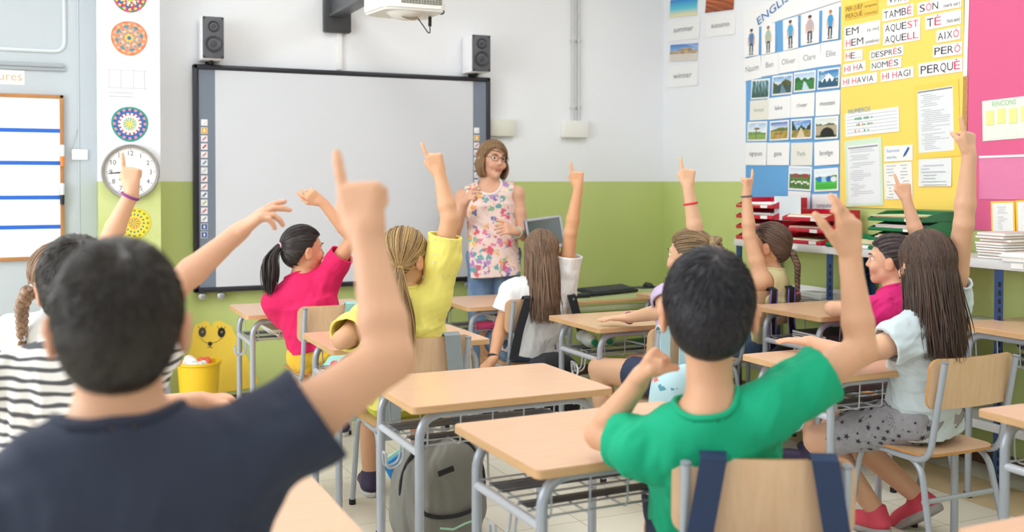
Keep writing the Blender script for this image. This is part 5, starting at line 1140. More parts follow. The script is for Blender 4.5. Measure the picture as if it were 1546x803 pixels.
# ------------------------------------------------------------------ shelf along the right wall
SX, SZ = 3.86, 1.03; shelf_m = mat('shelf_grey', 'd5d8d8', 0.4); upr = mat('upright_blue', '27446f', 0.45); slot = mat('slot_dark', '10151f', 0.8)
t = thing('wall_shelf', 'grey metal shelf on blue slotted uprights along the poster wall', 'shelf', (SX, 3.4, 0))
ya, yb = 5.10, 2.05
for z, nm_ in ((SZ, 'shelf_board'), (0.30, 'lower_board')):
    bm = bmesh.new(); box(bm, ((RIGHT-SX)/2, (ya+yb)/2-3.4, z-0.004), (RIGHT-SX-0.01, ya-yb, 0.008)); box(bm, (0.0, (ya+yb)/2-3.4, z-0.02), (0.012, ya-yb, 0.04), 0.002); obj(nm_, bm, shelf_m, t)
bm = bmesh.new(); box(bm, (0.12, 3.95-3.4, 0.70), (0.20, 1.95, 0.010)); box(bm, (0.02, 3.95-3.4, 0.69), (0.012, 1.95, 0.03), 0.002); obj('middle_board', bm, shelf_m, t)
bm = bmesh.new()
for y in (4.55, 3.75, 3.1, 2.4): box(bm, (-0.008, y-3.4, SZ-0.018), (0.003, 0.06, 0.022))
obj('shelf_label', bm, paperm, t)
for y in (5.06, 4.27, 3.20, 2.10):
    for x, sg in ((0.0, 1), (RIGHT-SX-0.03, -1)):
        bm = bmesh.new(); y_ = y-3.4
        box(bm, (x+sg*0.001, y_, (SZ-0.03)/2), (0.003, 0.045, SZ-0.03)); box(bm, (x+sg*0.022, y_+0.022, (SZ-0.03)/2), (0.042, 0.003, SZ-0.03))
        for k in range(int((SZ-0.1)/0.038)): box(bm, (x-sg*0.0008, y_-0.006, 0.05+k*0.038), (0.0025, 0.012, 0.022), mi=1); box(bm, (x+sg*0.022, y_+0.0195, 0.05+k*0.038), (0.012, 0.003, 0.022), mi=1)
        obj('upright', bm, [upr, slot], t)
def make_tray(name, label, m, w=0.34, d=0.26, h=0.062):
    """letter tray; open front to -x, width along y; sloping side walls"""
    t = thing(name, label, 'letter tray'); bm = bmesh.new(); th = 0.003
    box(bm, (0, 0, 0.003), (d, w, 0.004)); box(bm, (d/2-th/2, 0, h/2), (th, w, h)); box(bm, (-d/2+th/2, 0, 0.011), (th, w, 0.022), 0.001)
    for q in (-1, 1):
        M = Matrix(((1, 0, 0, 0), (0, 0, -1, q*(w/2-th/2)+th/2), (0, 1, 0, 0), (0, 0, 0, 1))); prism(bm, [(-d/2, 0.0), (d/2, 0), (d/2, h), (0.0, h), (-d*0.30, h*0.62), (-d/2, 0.02)], th, M)
    obj('tray', bm, m, t)
    bm = bmesh.new(); box(bm, (-d/2-0.001, -w*0.28, 0.011), (0.002, 0.06, 0.018)); obj('name_tag', bm, paperm, t); return t
def papers(t, seed, w=0.30, d=0.22, z=0.006):
    r = random.Random(seed); cs = ['f2efe8', 'e8d8b0', 'd8b890', 'e8e8f0', 'c8d8a8', 'e0a0a0', 'f4f4f4', 'd0b0a0']
    bm = bmesh.new(); ms = []
    for i in range(6):
        cc = r.choice(cs); ms.append(mat('sheet_'+cc, cc, 0.7)); h = r.uniform(0.003, 0.006)
        box(bm, (r.uniform(-0.02, 0.005), r.uniform(-0.01, 0.01), z+h/2), (d*r.uniform(0.9, 1.05), w*r.uniform(0.85, 1), h), 0, None, i); z += h
    return bm, ms
TR = {c: make_tray('letter_tray', 'tray', mat('tray_'+n, c, 0.35)) for n, c in (('red', 'c41e36'), ('green', '1f7a4c'))}
used_ = set()
def tray(cc, x, y, z, rz, label, group, seed, sc=1.0):
    src = TR[cc]
    if cc in used_: t = dup(src, (x, y, z), rz, label, group)
    else: used_.add(cc); t = src; t.location = (x, y, z); t.rotation_euler = (0, 0, rz); t['label'] = label; t['group'] = group
    t.scale = (1, 1, sc)
    bm, ms = papers(t, seed); o = obj('paper_pile', bm, ms, loc=(x, y, z)); o.rotation_euler = (0, 0, rz); tag(o, 'loose papers in the '+label, 'papers', 'papers in trays'); return t
order4 = ['lowest', 'second from bottom', 'third from bottom', 'topmost']
for i in range(4): tray('c41e36', 4.00, 4.93, SZ+0.001+i*0.064, 0, '%s red tray in the far stack of four' % order4[i], 'red trays, far stack', 10+i)
for i in range(3): tray('c41e36', 4.00, 4.50, SZ+0.001+i*0.064, 0.03*i-0.05, '%s red tray in the near stack of three' % ['lowest', 'middle', 'topmost'][i], 'red trays, near stack', 20+i)
tray('1f7a4c', 3.99, 4.13, SZ+0.001, 0.1, 'single low green tray between red and green stacks', 'green trays', 30)
for i in range(4): tray('1f7a4c', 3.99, 3.82, SZ+0.001+i*0.050, 0.04*(i % 2), '%s green tray under the yellow poster' % order4[i], 'green trays', 40+i, 0.8)
o = sheet('blank_sheet', 'blank pale sheet leaning on the red trays', 'paper', MR(4.69, SZ+0.195, 0, 0.27), 0.23, 0.14, mat('pale_blue_sheet', 'd8e4ea', 0.6)); 
# books and paper piles at the near end
r = random.Random(5); z = SZ
for i in range(9):
    th = r.uniform(0.009, 0.016); cc = r.choice(['d8c8b8', 'c8b0a0', 'b8a8a0', 'd0c4c0', 'a89890']); bm = bmesh.new(); box(bm, (0, 0, th/2), (0.20, 0.155, th), 0.002); box(bm, (-0.001, -0.001, th/2), (0.2005, 0.1555, th*0.6), 0, None, 1)
    o = obj('exercise_book', bm, [mat('cover_'+cc, cc, 0.6), paperm], loc=(4.0+r.uniform(-0.01, 0.01), 3.27+r.uniform(-0.006, 0.006), z)); o.rotation_euler = (0, 0, r.uniform(-0.08, 0.08)); z += th+0.0004
    tag(o, 'exercise book number %s counted from the bottom of the near book stack' % ['one', 'two', 'three', 'four', 'five', 'six', 'seven', 'eight', 'nine'][i], 'book', 'exercise books on the shelf')
for j, (x, y, n, lb) in enumerate(((3.93, 3.12, 4, 'loose white paper pile in front of the exercise books'), (3.97, 2.90, 7, 'white paper pile at the right picture edge on the shelf'))):
    bm = bmesh.new(); z = 0
    for i in range(n): th = 0.009; box(bm, (r.uniform(-0.01, 0.01), r.uniform(-0.012, 0.012), z+th/2), (0.15, 0.20 if j else 0.13, th), 0.001); z += th
    tag(obj('paper_pile', bm, paperm, loc=(x, y, SZ)), lb, 'papers')
o = make_tray('letter_tray', 'green tray lying on the middle board behind the plaited girl', TR['1f7a4c'].children[0].data.materials[0], 0.46, 0.24); o.location = (3.98, 4.55, 0.706)
bm = bmesh.new(); box(bm, (0, 0, 0.012), (0.16, 0.24, 0.02), 0.003); box(bm, (0, 0, 0.026), (0.15, 0.22, 0.006)); tag(obj('magazine_pile', bm, [mat('magazine', 'd8dcda', 0.5)], loc=(3.93, 4.80-0.45+0.1, 0.73)), 'white magazines spilling over the low green tray', 'magazines')
bm = bmesh.new(); z = 0
for i in range(3): box(bm, (0.0, 0.01*i, z+0.006), (0.20, 0.26, 0.010), 0.002); z += 0.011
tag(obj('magazine_pile', bm, mat('magazine_b', 'c9cfc4', 0.5), loc=(3.98, 3.36, 0.706)), 'flat pile of magazines beside the dark blue upright', 'magazines')
# ------------------------------------------------------------------ computer table behind the pupils
TZ = 0.66
t = thing('computer_table', 'low green-topped table with keyboard and monitor by the front wall', 'table', (3.37, 5.70, 0))
bm = bmesh.new(); box(bm, (0, 0, TZ-0.012), (1.22, 0.60, 0.022), 0.003); box(bm, (0, 0, TZ-0.0005), (1.215, 0.595, 0.003), 0, None, 1); obj('tabletop', bm, [beech_edge, mat('top_green', 'aab57e', 0.5)], t)
bm = bmesh.new(); box(bm, (0, -0.28, TZ-0.05), (1.16, 0.02, 0.03), 0.003); box(bm, (0, -0.27, TZ-0.10), (1.16, 0.015, 0.05), 0.003, None, 1); obj('apron', bm, [mat('apron_pale', 'b9c29a', 0.5), mat('apron_green', '5f7a30', 0.5)], t)
for sx_ in (-1, 1):
    for sy in (-1, 1): bm = bmesh.new(); tube(bm, [(sx_*0.57, sy*0.26, 0), (sx_*0.57, sy*0.26, TZ-0.024)], 0.014, 10); obj('leg', bm, steel, t)
kc = onZ(917, 441, TZ+0.01); t = thing('keyboard', 'black computer keyboard lying on the green table', 'keyboard', (kc[0], kc[1], TZ+0.013), math.radians(16)); t.rotation_euler.x = 0.14
kb = mat('keyboard_black', '22242a', 0.5); bm = bmesh.new(); box(bm, (0, 0, 0.011), (0.42, 0.155, 0.02), 0.005); obj('case', bm, kb, t)
bm = bmesh.new()
for i in range(5):
    for j in range(15): box(bm, (-0.18+j*0.0257, -0.052+i*0.025, 0.024), (0.021, 0.020, 0.008), 0.002, seg=1)
obj('keys', bm, mat('key_grey', '34373f', 0.45), t)
mc = onZ(975, 433.5, TZ); t = thing('mouse_pad', 'dark mouse pad beneath the computer mouse', 'mouse pad', (mc[0]-0.01, mc[1]-0.03, TZ+0.001)); bm = bmesh.new(); prism(bm, rrect(0.17, 0.13, 0.015), 0.004); obj('pad', bm, mat('pad_dark', '3c4148', 0.7), t)
t = thing('computer_mouse', 'small black computer mouse on the mouse pad', 'mouse', (mc[0], mc[1]-0.03, TZ+0.0055)); v = Vol().ell((0, 0, 0.006), (0.03, 0.05, 0.024)); V, Q = surface(v, 0.004, lambda d, X: np.maximum(d, -X[..., 2])); npmesh('shell', V, Q, kb, t)
bm = bmesh.new(); lathe(bm, [(0, -0.003), (0.008, -0.003), (0.008, 0.003), (0, 0.003)], 12, Matrix.Translation((0, 0.028, 0.025)) @ Matrix.Rotation(PI/2, 4, 'Y')); obj('wheel', bm, mat('wheel_red', 'b03030', 0.5), t)
bm = bmesh.new(); box(bm, (0, 0, 0.013), (0.10, 0.06, 0.026), 0.006); tag(obj('card_reader', bm, kb, loc=(*onZ(878, 447, TZ+0.01)[:2], TZ+0.001)), 'small black box beside the keyboard', 'electronics')
mp = onY(822, 340, 5.62); t = thing('computer_monitor', 'tilted flat monitor showing a dark screen behind the white-shirted girl', 'monitor', (mp[0], 5.62, TZ+0.001), math.radians(-14))
tl = Matrix.Translation((0, 0, mp[2]-TZ-0.02)) @ Matrix.Rotation(math.radians(-12), 4, 'X') @ Matrix.Rotation(math.radians(-7), 4, 'Y')
bm = bmesh.new(); box(bm, (0, 0.02, -0.03), (0.235, 0.035, 0.20), 0.01, tl); obj('housing', bm, mat('monitor_blue', '3a4560', 0.45), t)
bm = bmesh.new()
for c, s in (((0, 0.0, 0.062), (0.235, 0.014, 0.016)), ((0, 0, -0.120), (0.235, 0.014, 0.022)), ((-0.110, 0, -0.03), (0.014, 0.014, 0.20)), ((0.110, 0, -0.03), (0.014, 0.014, 0.20))): box(bm, c, s, 0.003, tl)
obj('bezel', bm, mat('bezel_grey', 'a9adb4', 0.4), t)
bm = bmesh.new(); box(bm, (0, 0.003, -0.025), (0.215, 0.008, 0.17), 0, tl); obj('screen', bm, mat('screen_dark', '3e4a48', 0.15), t)
bm = bmesh.new(); prism(bm, rrect(0.20, 0.16, 0.03), 0.012); tube(bm, [(0, 0.03, 0.01), (0, 0.05, mp[2]-TZ-0.06)], 0.022, 12); obj('stand', bm, mat('monitor_blue', '3a4560', 0.45), t)
# ------------------------------------------------------------------ things stored under the desk tops
def books(key, label, n, cols, dx=0.0, w=0.26, d=0.20, seed=0):
    D = DESKS[key]; r = random.Random(seed); M = D.matrix_basis; z = (0.70-0.136)*D.scale[2]
    for i in range(n):
        th = r.uniform(0.008, 0.016); cc = cols[i % len(cols)]; bm = bmesh.new(); box(bm, (0, 0, th/2), (w, d, th), 0.0015); box(bm, (0.0, 0.001, th/2), (w+0.0006, d-0.004, th*0.62), 0, None, 1)
        p = M.to_translation()+M.to_3x3().normalized() @ Vector((dx+r.uniform(-0.03, 0.03), -0.05+r.uniform(-0.02, 0.02), 0))
        o = obj('book', bm, [mat('cover_'+cc, cc, 0.5), paperm], loc=(p.x, p.y, z)); o.rotation_euler = (0, 0, r.uniform(-0.12, 0.12)+D.rotation_euler.z); z += th+0.0005
        tag(o, '%s of the books stored under %s' % (['lowest', 'second', 'third', 'fourth', 'fifth'][i] if i < n-1 else 'topmost', label), 'book', 'books under '+label)
books('D3', "the pink girl's desk", 4, ['d8b8a8', 'b8a0a0', 'e0e0d8', 'c8c0b0'], 0.0, 0.36, 0.26, 1)
books('D5', "the desk nearest the teacher", 4, ['b0a89c', '8a8680', 'c4b4a8', 'a8a4a0'], 0.06, 0.34, 0.26, 2)
books('D6', 'the desk with bottles', 2, ['2f6fb8', '2a9a90'], 0.16, 0.28, 0.26, 3)
books('D7', "the magenta girl's desk", 3, ['3a3434', '6a5e58', '4a4a52'], -0.04, 0.34, 0.26, 4)
D = DESKS['D5'].location; bm = bmesh.new(); tube(bm, [(0, 0, 0), (0.01, 0, 0), (0.12, 0, 0), (0.13, 0, 0)], [0.008, 0.022, 0.022, 0.008], 14); tag(obj('pencil_case', bm, mat('case_pink', 'e0487c', 0.6), loc=(D.x-0.27, D.y-0.17, 0.585)), 'small pink pencil case under the desk nearest the teacher', 'pencil case')
clear = mat('bottle_clear', 'dfe6e2', 0.12, alpha=0.55); capg = mat('cap_green', '0f7a4e', 0.4)
for i, dx in enumerate((-0.20, -0.08)):
    D = DESKS['D6'].location; M = Matrix.Rotation(math.radians(78-14*i), 4, 'Z') @ Matrix.Rotation(PI/2, 4, 'Y')
    t = thing('water_bottle', 'clear plastic bottle with green cap, %s under the desk' % ('farther to the left' if i == 0 else 'nearer the blue book'), 'bottle', (D.x+dx-0.03, D.y+0.07, 0.601), 0, 'bottles under the desk')
    bm = bmesh.new(); lathe(bm, [(0, 0), (0.032, 0.002), (0.034, 0.03), (0.031, 0.06), (0.034, 0.09), (0.034, 0.15), (0.014, 0.19), (0.013, 0.205), (0, 0.205)], 24, M @ Matrix.Translation((0, 0, -0.08)) @ Matrix.Identity(4)); obj('bottle_body', bm, clear, t)
    # the neck points towards the pupil
    bm = bmesh.new(); lathe(bm, [(0, 0.203), (0.016, 0.203), (0.0165, 0.207), (0.0165, 0.225), (0, 0.228)], 20, M @ Matrix.Translation((0, 0, -0.08))); obj('screw_cap', bm, capg, t)
    t.rotation_euler = (0, 0, PI)
D = DESKS['D9'].location
v = Vol().ell((0, 0, 0), (0.20, 0.15, 0.075), None, 0.03).ell((0.03, -0.06, 0.0), (0.15, 0.10, 0.07), None, 0.03); V, Q = surface(v, 0.007, lambda d, X: d+folds(X, 0.005, 3, 25))
def dotmat(name, base, dotc, scale, size, rough=0.7):
    m = mat(name, base, rough); nt = m.node_tree; N = nt.nodes; tc = N.new('ShaderNodeTexCoord'); vo = N.new('ShaderNodeTexVoronoi'); vo.inputs['Scale'].default_value = scale; vo.inputs['Randomness'].default_value = 0.15
    nt.links.new(tc.outputs['Object'], vo.inputs['Vector']); g = N.new('ShaderNodeMath'); g.operation = 'LESS_THAN'; g.inputs[1].default_value = size; nt.links.new(vo.outputs['Distance'], g.inputs[0])
    mx = N.new('ShaderNodeMix'); mx.data_type = 'RGBA'; nt.links.new(g.outputs[0], mx.inputs[0]); mx.inputs[6].default_value = (*lin(base), 1); mx.inputs[7].default_value = (*lin(dotc), 1); nt.links.new(mx.outputs[2], N['Principled BSDF'].inputs['Base Color']); return m
o = npmesh('fabric_bag', V, Q, dotmat('bag_dotted', '1e1f24', 'c8ccd0', 48, 0.22)); o.location = (D.x, D.y, 0.70); o.scale = (1, 1, 0.75); tag(o, 'black fabric bag with white dots under the desk by the shelf', 'bag')
# ------------------------------------------------------------------ backpacks
def spack(name, w, d, h, m, t, seed, h_=0.007, pocket=True):
    v = Vol()
    for q in (-1, 1):
        v.cone((q*(w/2-d*0.5), 0, d*0.45), (q*(w/2-d*0.62), 0, h-d*0.75), d*0.50, d*0.42, 0.06)
    v.ell((0, 0, h*0.5), (w*0.5, d*0.5, h*0.52), None, 0.08)
    if pocket: v.ell((0, -d*0.36, h*0.30), (w*0.36, d*0.28, h*0.25), None, 0.02)
    V, Q = surface(v, h_, lambda dd, X: dd+folds(X, 0.004, seed, 16), 0.04); return npmesh(name, V, Q, m, t)
zipm = mat('zip_black', '17181a', 0.6)
def hung_bag(key, label, m, sm, straps=(-0.09, 0.10), body=(0.30, 0.14, 0.36), top=0.50, edge=None, seed=1, slant=0.035, sw_=0.048, bx=0.0):
    """backpack behind a chair, its straps looped over the chair back"""
    c = CHAIRS[key]; t = thing('backpack', label, 'backpack', c.location, c.rotation_euler.z, 'backpacks hung on chairs'); s = c.scale[2]
    for i, x in enumerate(straps):
        sg = 1 if x < 0 else -1; bm = bmesh.new(); n = 14; yb = -0.262-0.012
        P = [(x, -0.2, 0.60*s), (x, -0.238+0.5*x*x, 0.70*s), (x, -0.246+0.5*x*x, 0.768*s), (x, -0.262+0.5*x*x, 0.781*s), (x, -0.284+0.5*x*x, 0.772*s), (x+sg*slant*0.24, -0.280+0.5*x*x, 0.70*s), (x+sg*slant*0.58, -0.275+0.4*x*x, 0.60*s), (x+sg*slant, -0.285, top)]
        P = [Vector(p) for p in P]; u = Vector((1, 0, 0)); V0 = []
        for k, p in enumerate(P):
            T = (P[min(k+1, len(P)-1)]-P[max(k-1, 0)]).normalized(); nn = T.cross(u).normalized(); w2 = sw_/2
            V0.append([bm.verts.new(p+u*a*w2+nn*b*0.003) for a, b in ((-1, -1), (1, -1), (1, 1), (-1, 1))])
        for A, B in zip(V0, V0[1:]):
            for j in range(4): bm.faces.new((A[j], A[(j+1) % 4], B[(j+1) % 4], B[j]))
        bm.faces.new(V0[0][::-1]); bm.faces.new(V0[-1])
        st = obj('strap', bm, sm, t, ang=60)
        if edge:
            bm = bmesh.new()
            for a in (-1, 1): tube(bm, [p+Vector((a*sw_/2, -0.004, 0)) for p in P[4:]], 0.004, 6)
            obj('strap_edge', bm, edge, st)
    o = spack('pack_body', *body, m, t, seed, 0.007); o.location = (bx, -0.285-body[1]/2, top-body[2]+0.03); return t, o
# ------------------------------------------------------------------ pupils, their chairs and the teacher
def cloth(name, col, var=None, rough=0.85): return mat('cloth_'+name, col, rough, bump=(350, 0.12), var=var)
def nodes_of(m): return m.node_tree, m.node_tree.nodes, m.node_tree.nodes['Principled BSDF']
def stripe_mat():
    m = cloth('stripes', 'e9e7e4'); nt, N, b = nodes_of(m); tc = N.new('ShaderNodeTexCoord'); sp = N.new('ShaderNodeSeparateXYZ'); nt.links.new(tc.outputs['Object'], sp.inputs[0])
    nz = N.new('ShaderNodeTexNoise'); nz.inputs['Scale'].default_value = 6; nt.links.new(tc.outputs['Object'], nz.inputs['Vector'])
    a = N.new('ShaderNodeMath'); a.operation = 'MULTIPLY_ADD'; a.inputs[1].default_value = 0.075; nt.links.new(nz.outputs[0], a.inputs[0]); nt.links.new(sp.outputs['Z'], a.inputs[2])
    f = N.new('ShaderNodeMath'); f.operation = 'MULTIPLY'; f.inputs[1].default_value = 2*PI/0.0255; nt.links.new(a.outputs[0], f.inputs[0]); s = N.new('ShaderNodeMath'); s.operation = 'SINE'; nt.links.new(f.outputs[0], s.inputs[0])
    g = N.new('ShaderNodeMapRange'); g.inputs[1].default_value = 0.25; g.inputs[2].default_value = 0.45; nt.links.new(s.outputs[0], g.inputs[0])
    mx = N.new('ShaderNodeMix'); mx.data_type = 'RGBA'; nt.links.new(g.outputs[0], mx.inputs[0]); mx.inputs[6].default_value = (*lin('eceae6'), 1); mx.inputs[7].default_value = (*lin('55565a'), 1); nt.links.new(mx.outputs[2], b.inputs['Base Color']); return m
def floral(name, base, scale, cover, sat=1.25, seedv=(0, 0, 0), cols=None):
    """cloth printed with irregular coloured flowers"""
    m = cloth(name, base); nt, N, b = nodes_of(m); tc = N.new('ShaderNodeTexCoord'); mp = N.new('ShaderNodeMapping'); mp.inputs['Location'].default_value = seedv; nt.links.new(tc.outputs['Object'], mp.inputs[0])
    nz = N.new('ShaderNodeTexNoise'); nz.inputs['Scale'].default_value = scale*1.4; nt.links.new(mp.outputs[0], nz.inputs['Vector']); ad = N.new('ShaderNodeMix'); ad.data_type = 'RGBA'; ad.inputs[0].default_value = 0.06
    nt.links.new(mp.outputs[0], ad.inputs[6]); nt.links.new(nz.outputs['Color'], ad.inputs[7])
    vo = N.new('ShaderNodeTexVoronoi'); vo.inputs['Scale'].default_value = scale; nt.links.new(ad.outputs[2], vo.inputs['Vector'])
    sp = N.new('ShaderNodeSeparateColor'); nt.links.new(vo.outputs['Color'], sp.inputs[0])
    rp = N.new('ShaderNodeValToRGB'); rp.color_ramp.interpolation = 'CONSTANT'; cs = cols or ['d8306a', 'e86a9a', 'b070c0', '3aa0a8', 'f0a040', '4a60b0', 'e8c850', 'e04060', '70b890']
    e = rp.color_ramp.elements
    while len(e) < len(cs): e.new(0.5)
    for i, c in enumerate(cs): e[i].position = i/len(cs); e[i].color = (*lin(c), 1)
    nt.links.new(sp.outputs[0], rp.inputs[0])
    lt = N.new('ShaderNodeMath'); lt.operation = 'LESS_THAN'; nt.links.new(vo.outputs['Distance'], lt.inputs[0]); ml = N.new('ShaderNodeMath'); ml.operation = 'MULTIPLY'; ml.inputs[1].default_value = cover; nt.links.new(sp.outputs[1], ml.inputs[0]); nt.links.new(ml.outputs[0], lt.inputs[1])
    mx = N.new('ShaderNodeMix'); mx.data_type = 'RGBA'; k = N.new('ShaderNodeMath'); k.operation = 'MULTIPLY'; k.inputs[1].default_value = 0.85; nt.links.new(lt.outputs[0], k.inputs[0]); nt.links.new(k.outputs[0], mx.inputs[0]); mx.inputs[6].default_value = (*lin(base), 1); nt.links.new(rp.outputs[0], mx.inputs[7]); nt.links.new(mx.outputs[2], b.inputs['Base Color']); return m
fwd, A3 = c_f, np.array
def up_hand(tip, wr): return np.asarray(tip)-np.asarray(wr)
jeans = cloth('denim', '4a6286', (9, '6d88a8', 0.9))
CH = 'plywood school chair '
chair('black', 0.10, 1.60, 4, CH+'under the boy in the black T-shirt')
chair('green', 1.575, 2.02, 30, CH+'with navy straps over its back behind the boy in green')
chair('stripe', 0.06, 2.80, 0, CH+'of the pupil in the striped shirt')
chair('braidleft', -0.06, 3.98, 0, CH+'of the girl at the far left picture edge')
chair('pink', 1.345, 5.21, 0, CH+'with a polka-dot strap behind the girl in hot pink')
chair('yellow', 1.375, 4.03, 0, CH+'with grey straps behind the girl in yellow')
chair('white', 2.40, 5.06, 0, CH+'with black straps behind the girl in the white T-shirt')
chair('bun', 2.50, 3.84, 0, CH+'with a light blue floral bag under the girl with a hair bun')
chair('plait', 3.48, 4.57, -8, CH+'with a purple-edged strap behind the plaited girl in pale yellow', 1.05)
chair('magenta', 3.62, 3.62, 0, CH+'under the girl in the magenta T-shirt')
chair('stars', 2.99, 2.81, 0, CH+'fully in view under the girl in star shorts')
# --- boy in black, nearest on the left
Wr = at(556, 368, 1.60)
person('boy in plain black T-shirt, seen from behind, right arm raised nearest the camera', at(180, 486, 1.42), (0.115, 1.54, 0.52), 8, dict(yaw=8, s=1.0, neck=0.004, tilt=8, drop=0.022, nk=0.052, ear=0.086, raiseR=0.15, hand=0.98, sw=0.150, pitch=4),
       {'R': (at(588, 540, 1.53), Wr, up_hand(at(538, 250, 1.62), Wr), c_f*0.9+c_r*0.25, 'point'), 'L': (at(-70, 900, 1.45), at(60, 980, 1.75), (0.5, 1, 0.1), (0, 0, -1), 'flat')},
       dict(top=('tee', cloth('black', '2a3044'), 't_shirt'), bottom=(cloth('navy', '2c3550'), 'shorts', 0.75), neck=0.077, neckup=0.022, loose=0.02, sleeve=0.50, off=0.011, wide=1.18, hem=-0.04), skin='dba888', hair=('short', '1d1917', '3a302b'), s=1.10, seed=11, h=0.0045, fold=0.0045)
# --- boy in green, nearest on the right
Wr = at(1284, 392, 2.40); Wl = at(962, 578, 2.42)
person('boy in green T-shirt, seen from behind, fist on cheek and right arm raised', at(1070, 466, 2.34), (1.535, 2.09, 0.52), 30, dict(yaw=33, s=1.2, neck=0.065, tilt=9, nk=0.05, ear=0.085, raiseR=0.9, hand=1.0, sw=0.142),
       {'R': (at(1300, 528, 2.36), Wr, up_hand(at(1279, 285, 2.40), Wr), c_f*0.8-c_r*0.45, 'open'), 'L': (at(905, 656, 2.50), Wl, up_hand(at(1005, 500, 2.36), Wl), c_r*0.8-c_u*0.4-c_f*0.3, 'fist')},
       dict(top=('tee', cloth('green', '00a87c'), 't_shirt'), bottom=(cloth('navy', '2c3550'), 'shorts', 0.8), loose=0.012, sleeve=0.60, off=0.007, wide=1.04, neck=0.071, neckup=0.022, hem=-0.05), skin='dca988', hair=('short', '191617', '34303a'), s=1.06, lean=0, seed=12, fold=0.0045)
# --- pupil in stripes
Wr = at(356, 354, 2.62)
person('pupil in black-and-white striped shirt, right arm stretched out to the side', at(116, 430, 2.55), (0.05, 2.74, 0.52), 8, dict(yaw=6, s=1.06, raiseR=0.3, hand=0.95),
       {'R': (at(262, 434, 2.55), Wr, up_hand(at(402, 318, 2.62), Wr), (0.3, 0.2, -1), 'open'), 'L': (at(40, 640, 2.62), onZ(300, 606, 0.765), (1, 0.15, 0.0), (0, 0, -1), 'relax')},
       dict(top=('tee', stripe_mat(), 'striped_shirt'), bottom=(jeans, 'shorts', 0.8), loose=0.02, off=0.012, sleeve=0.5, wide=1.08), hair=('short', '241e1c', '4a4542'), s=1.06, seed=13)
# --- girl with braid at the far left
Wr = at(199, 290, 3.50)
p = person('girl with braided light brown hair and silver hair clip at the left edge', at(98, 418, 3.55), (0.0, 3.92, 0.52), 22, dict(yaw=72, s=1.03, raiseR=0.8, tie='b8bcc0', band='d0d4d8', len=0.17),
       {'R': (at(163, 368, 3.50), Wr, up_hand(at(196, 222, 3.50), Wr), c_f, 'point'), 'L': (at(-20, 520, 3.7), onZ(60, 530, 0.745), (0.6, 0.8, 0), (0, 0, -1), 'flat')},
       dict(top=('tee', cloth('offwhite', 'e4e4e2'), 't_shirt'), bottom=(jeans, 'shorts', 0.7)), hair=('braid', '6a4f3c', 'a5856a'), s=1.0, seed=14, skin='dfae8e')
bracelet(Wr, at(163, 368, 3.5), 0.029, mat('band_purple', '8a3a8a', 0.6), p, off=0.015)
# --- girl in hot pink
Wr = at(487, 306, 5.05)
p = person('girl in hot pink T-shirt with dark ponytail, right arm raised', at(459, 376, 5.15), (1.29, 5.10, 0.51), 14, dict(yaw=82, s=1.04, raiseR=0.9, tie='e8b8c4', len=0.23, roll=0),
       {'R': (at(533, 360, 5.10), Wr, up_hand(at(458, 287, 5.0), Wr), c_f, 'two'), 'L': (at(438, 494, 5.28), at(438, 494, 5.28)+A3([0.03, 0.20, -0.02]), (0.1, 0.9, 0), (0, 0, -1), 'flat')},
       dict(top=('tee', cloth('hotpink', 'e01a62'), 't_shirt'), bottom=(cloth('yellow', 'f2c23c'), 'shorts', 0.7), hem=0.045, sleeve=0.62, loose=0.012), hair=('pony', '1f1a1a', '453c3c'), s=1.02, seed=15, skin='dba583')
# --- girl in yellow
Wr = at(664, 264, 4.12)
person('girl in yellow spotted T-shirt with loose fair ponytail, right arm raised', at(612, 388, 4.12), (1.36, 3.945, 0.52), 10, dict(yaw=62, s=1.06, raiseR=0.9, tie='d8b878', len=0.30, sway=(0.03, -0.01, 0)),
       {'R': (at(679, 330, 4.10), Wr, up_hand(at(645, 204, 4.10), Wr), c_f, 'point'), 'L': (onZ(516, 513, 0.78), onZ(590, 500, 0.745), (0.9, 0.4, 0), (0, 0, -1), 'flat')},
       dict(top=('tee', dotmat('cloth_yellow_spots', 'efe579', 'c8ccb8', 34, 0.14, 0.85), 't_shirt'), bottom=(cloth('yellowgreen', 'c8cc48'), 'shorts', 0.7), loose=0.015, wide=1.06, off=0.008, hem=-0.03, sleeve=0.80), hair=('lowpony', '6b5236', 'c8a56c'), s=1.06, seed=16, skin='dcaa86')
# --- girl in white
Wr = at(873, 284, 5.45); Wl = at(744, 544, 5.30)
p = person('girl in white T-shirt with long straight brown hair and black watch', at(817, 380, 5.48), (2.39, 4.95, 0.50), 8, dict(yaw=20, s=1.06, raiseR=0.9, len=0.44),
       {'R': (at(861, 352, 5.45), Wr, up_hand(at(870, 243, 5.45), Wr), c_f, 'point'), 'L': (at(758, 488, 5.42), Wl, (-0.3, 0.3, -0.4), (0.6, 0.2, -0.5), 'fist')},
       dict(top=('tee', cloth('white', 'ececec'), 't_shirt'), bottom=(jeans, 'shorts', 0.7), loose=0.02, wide=1.06, hem=-0.03), hair=('long', '4a362a', '9a7a5e'), s=1.05, seed=17, skin='dba47e')
bracelet(Wl, at(758, 488, 5.42), 0.027, mat('watch_black', '17181a', 0.4), p, 'watch', 0.006, 0.02)
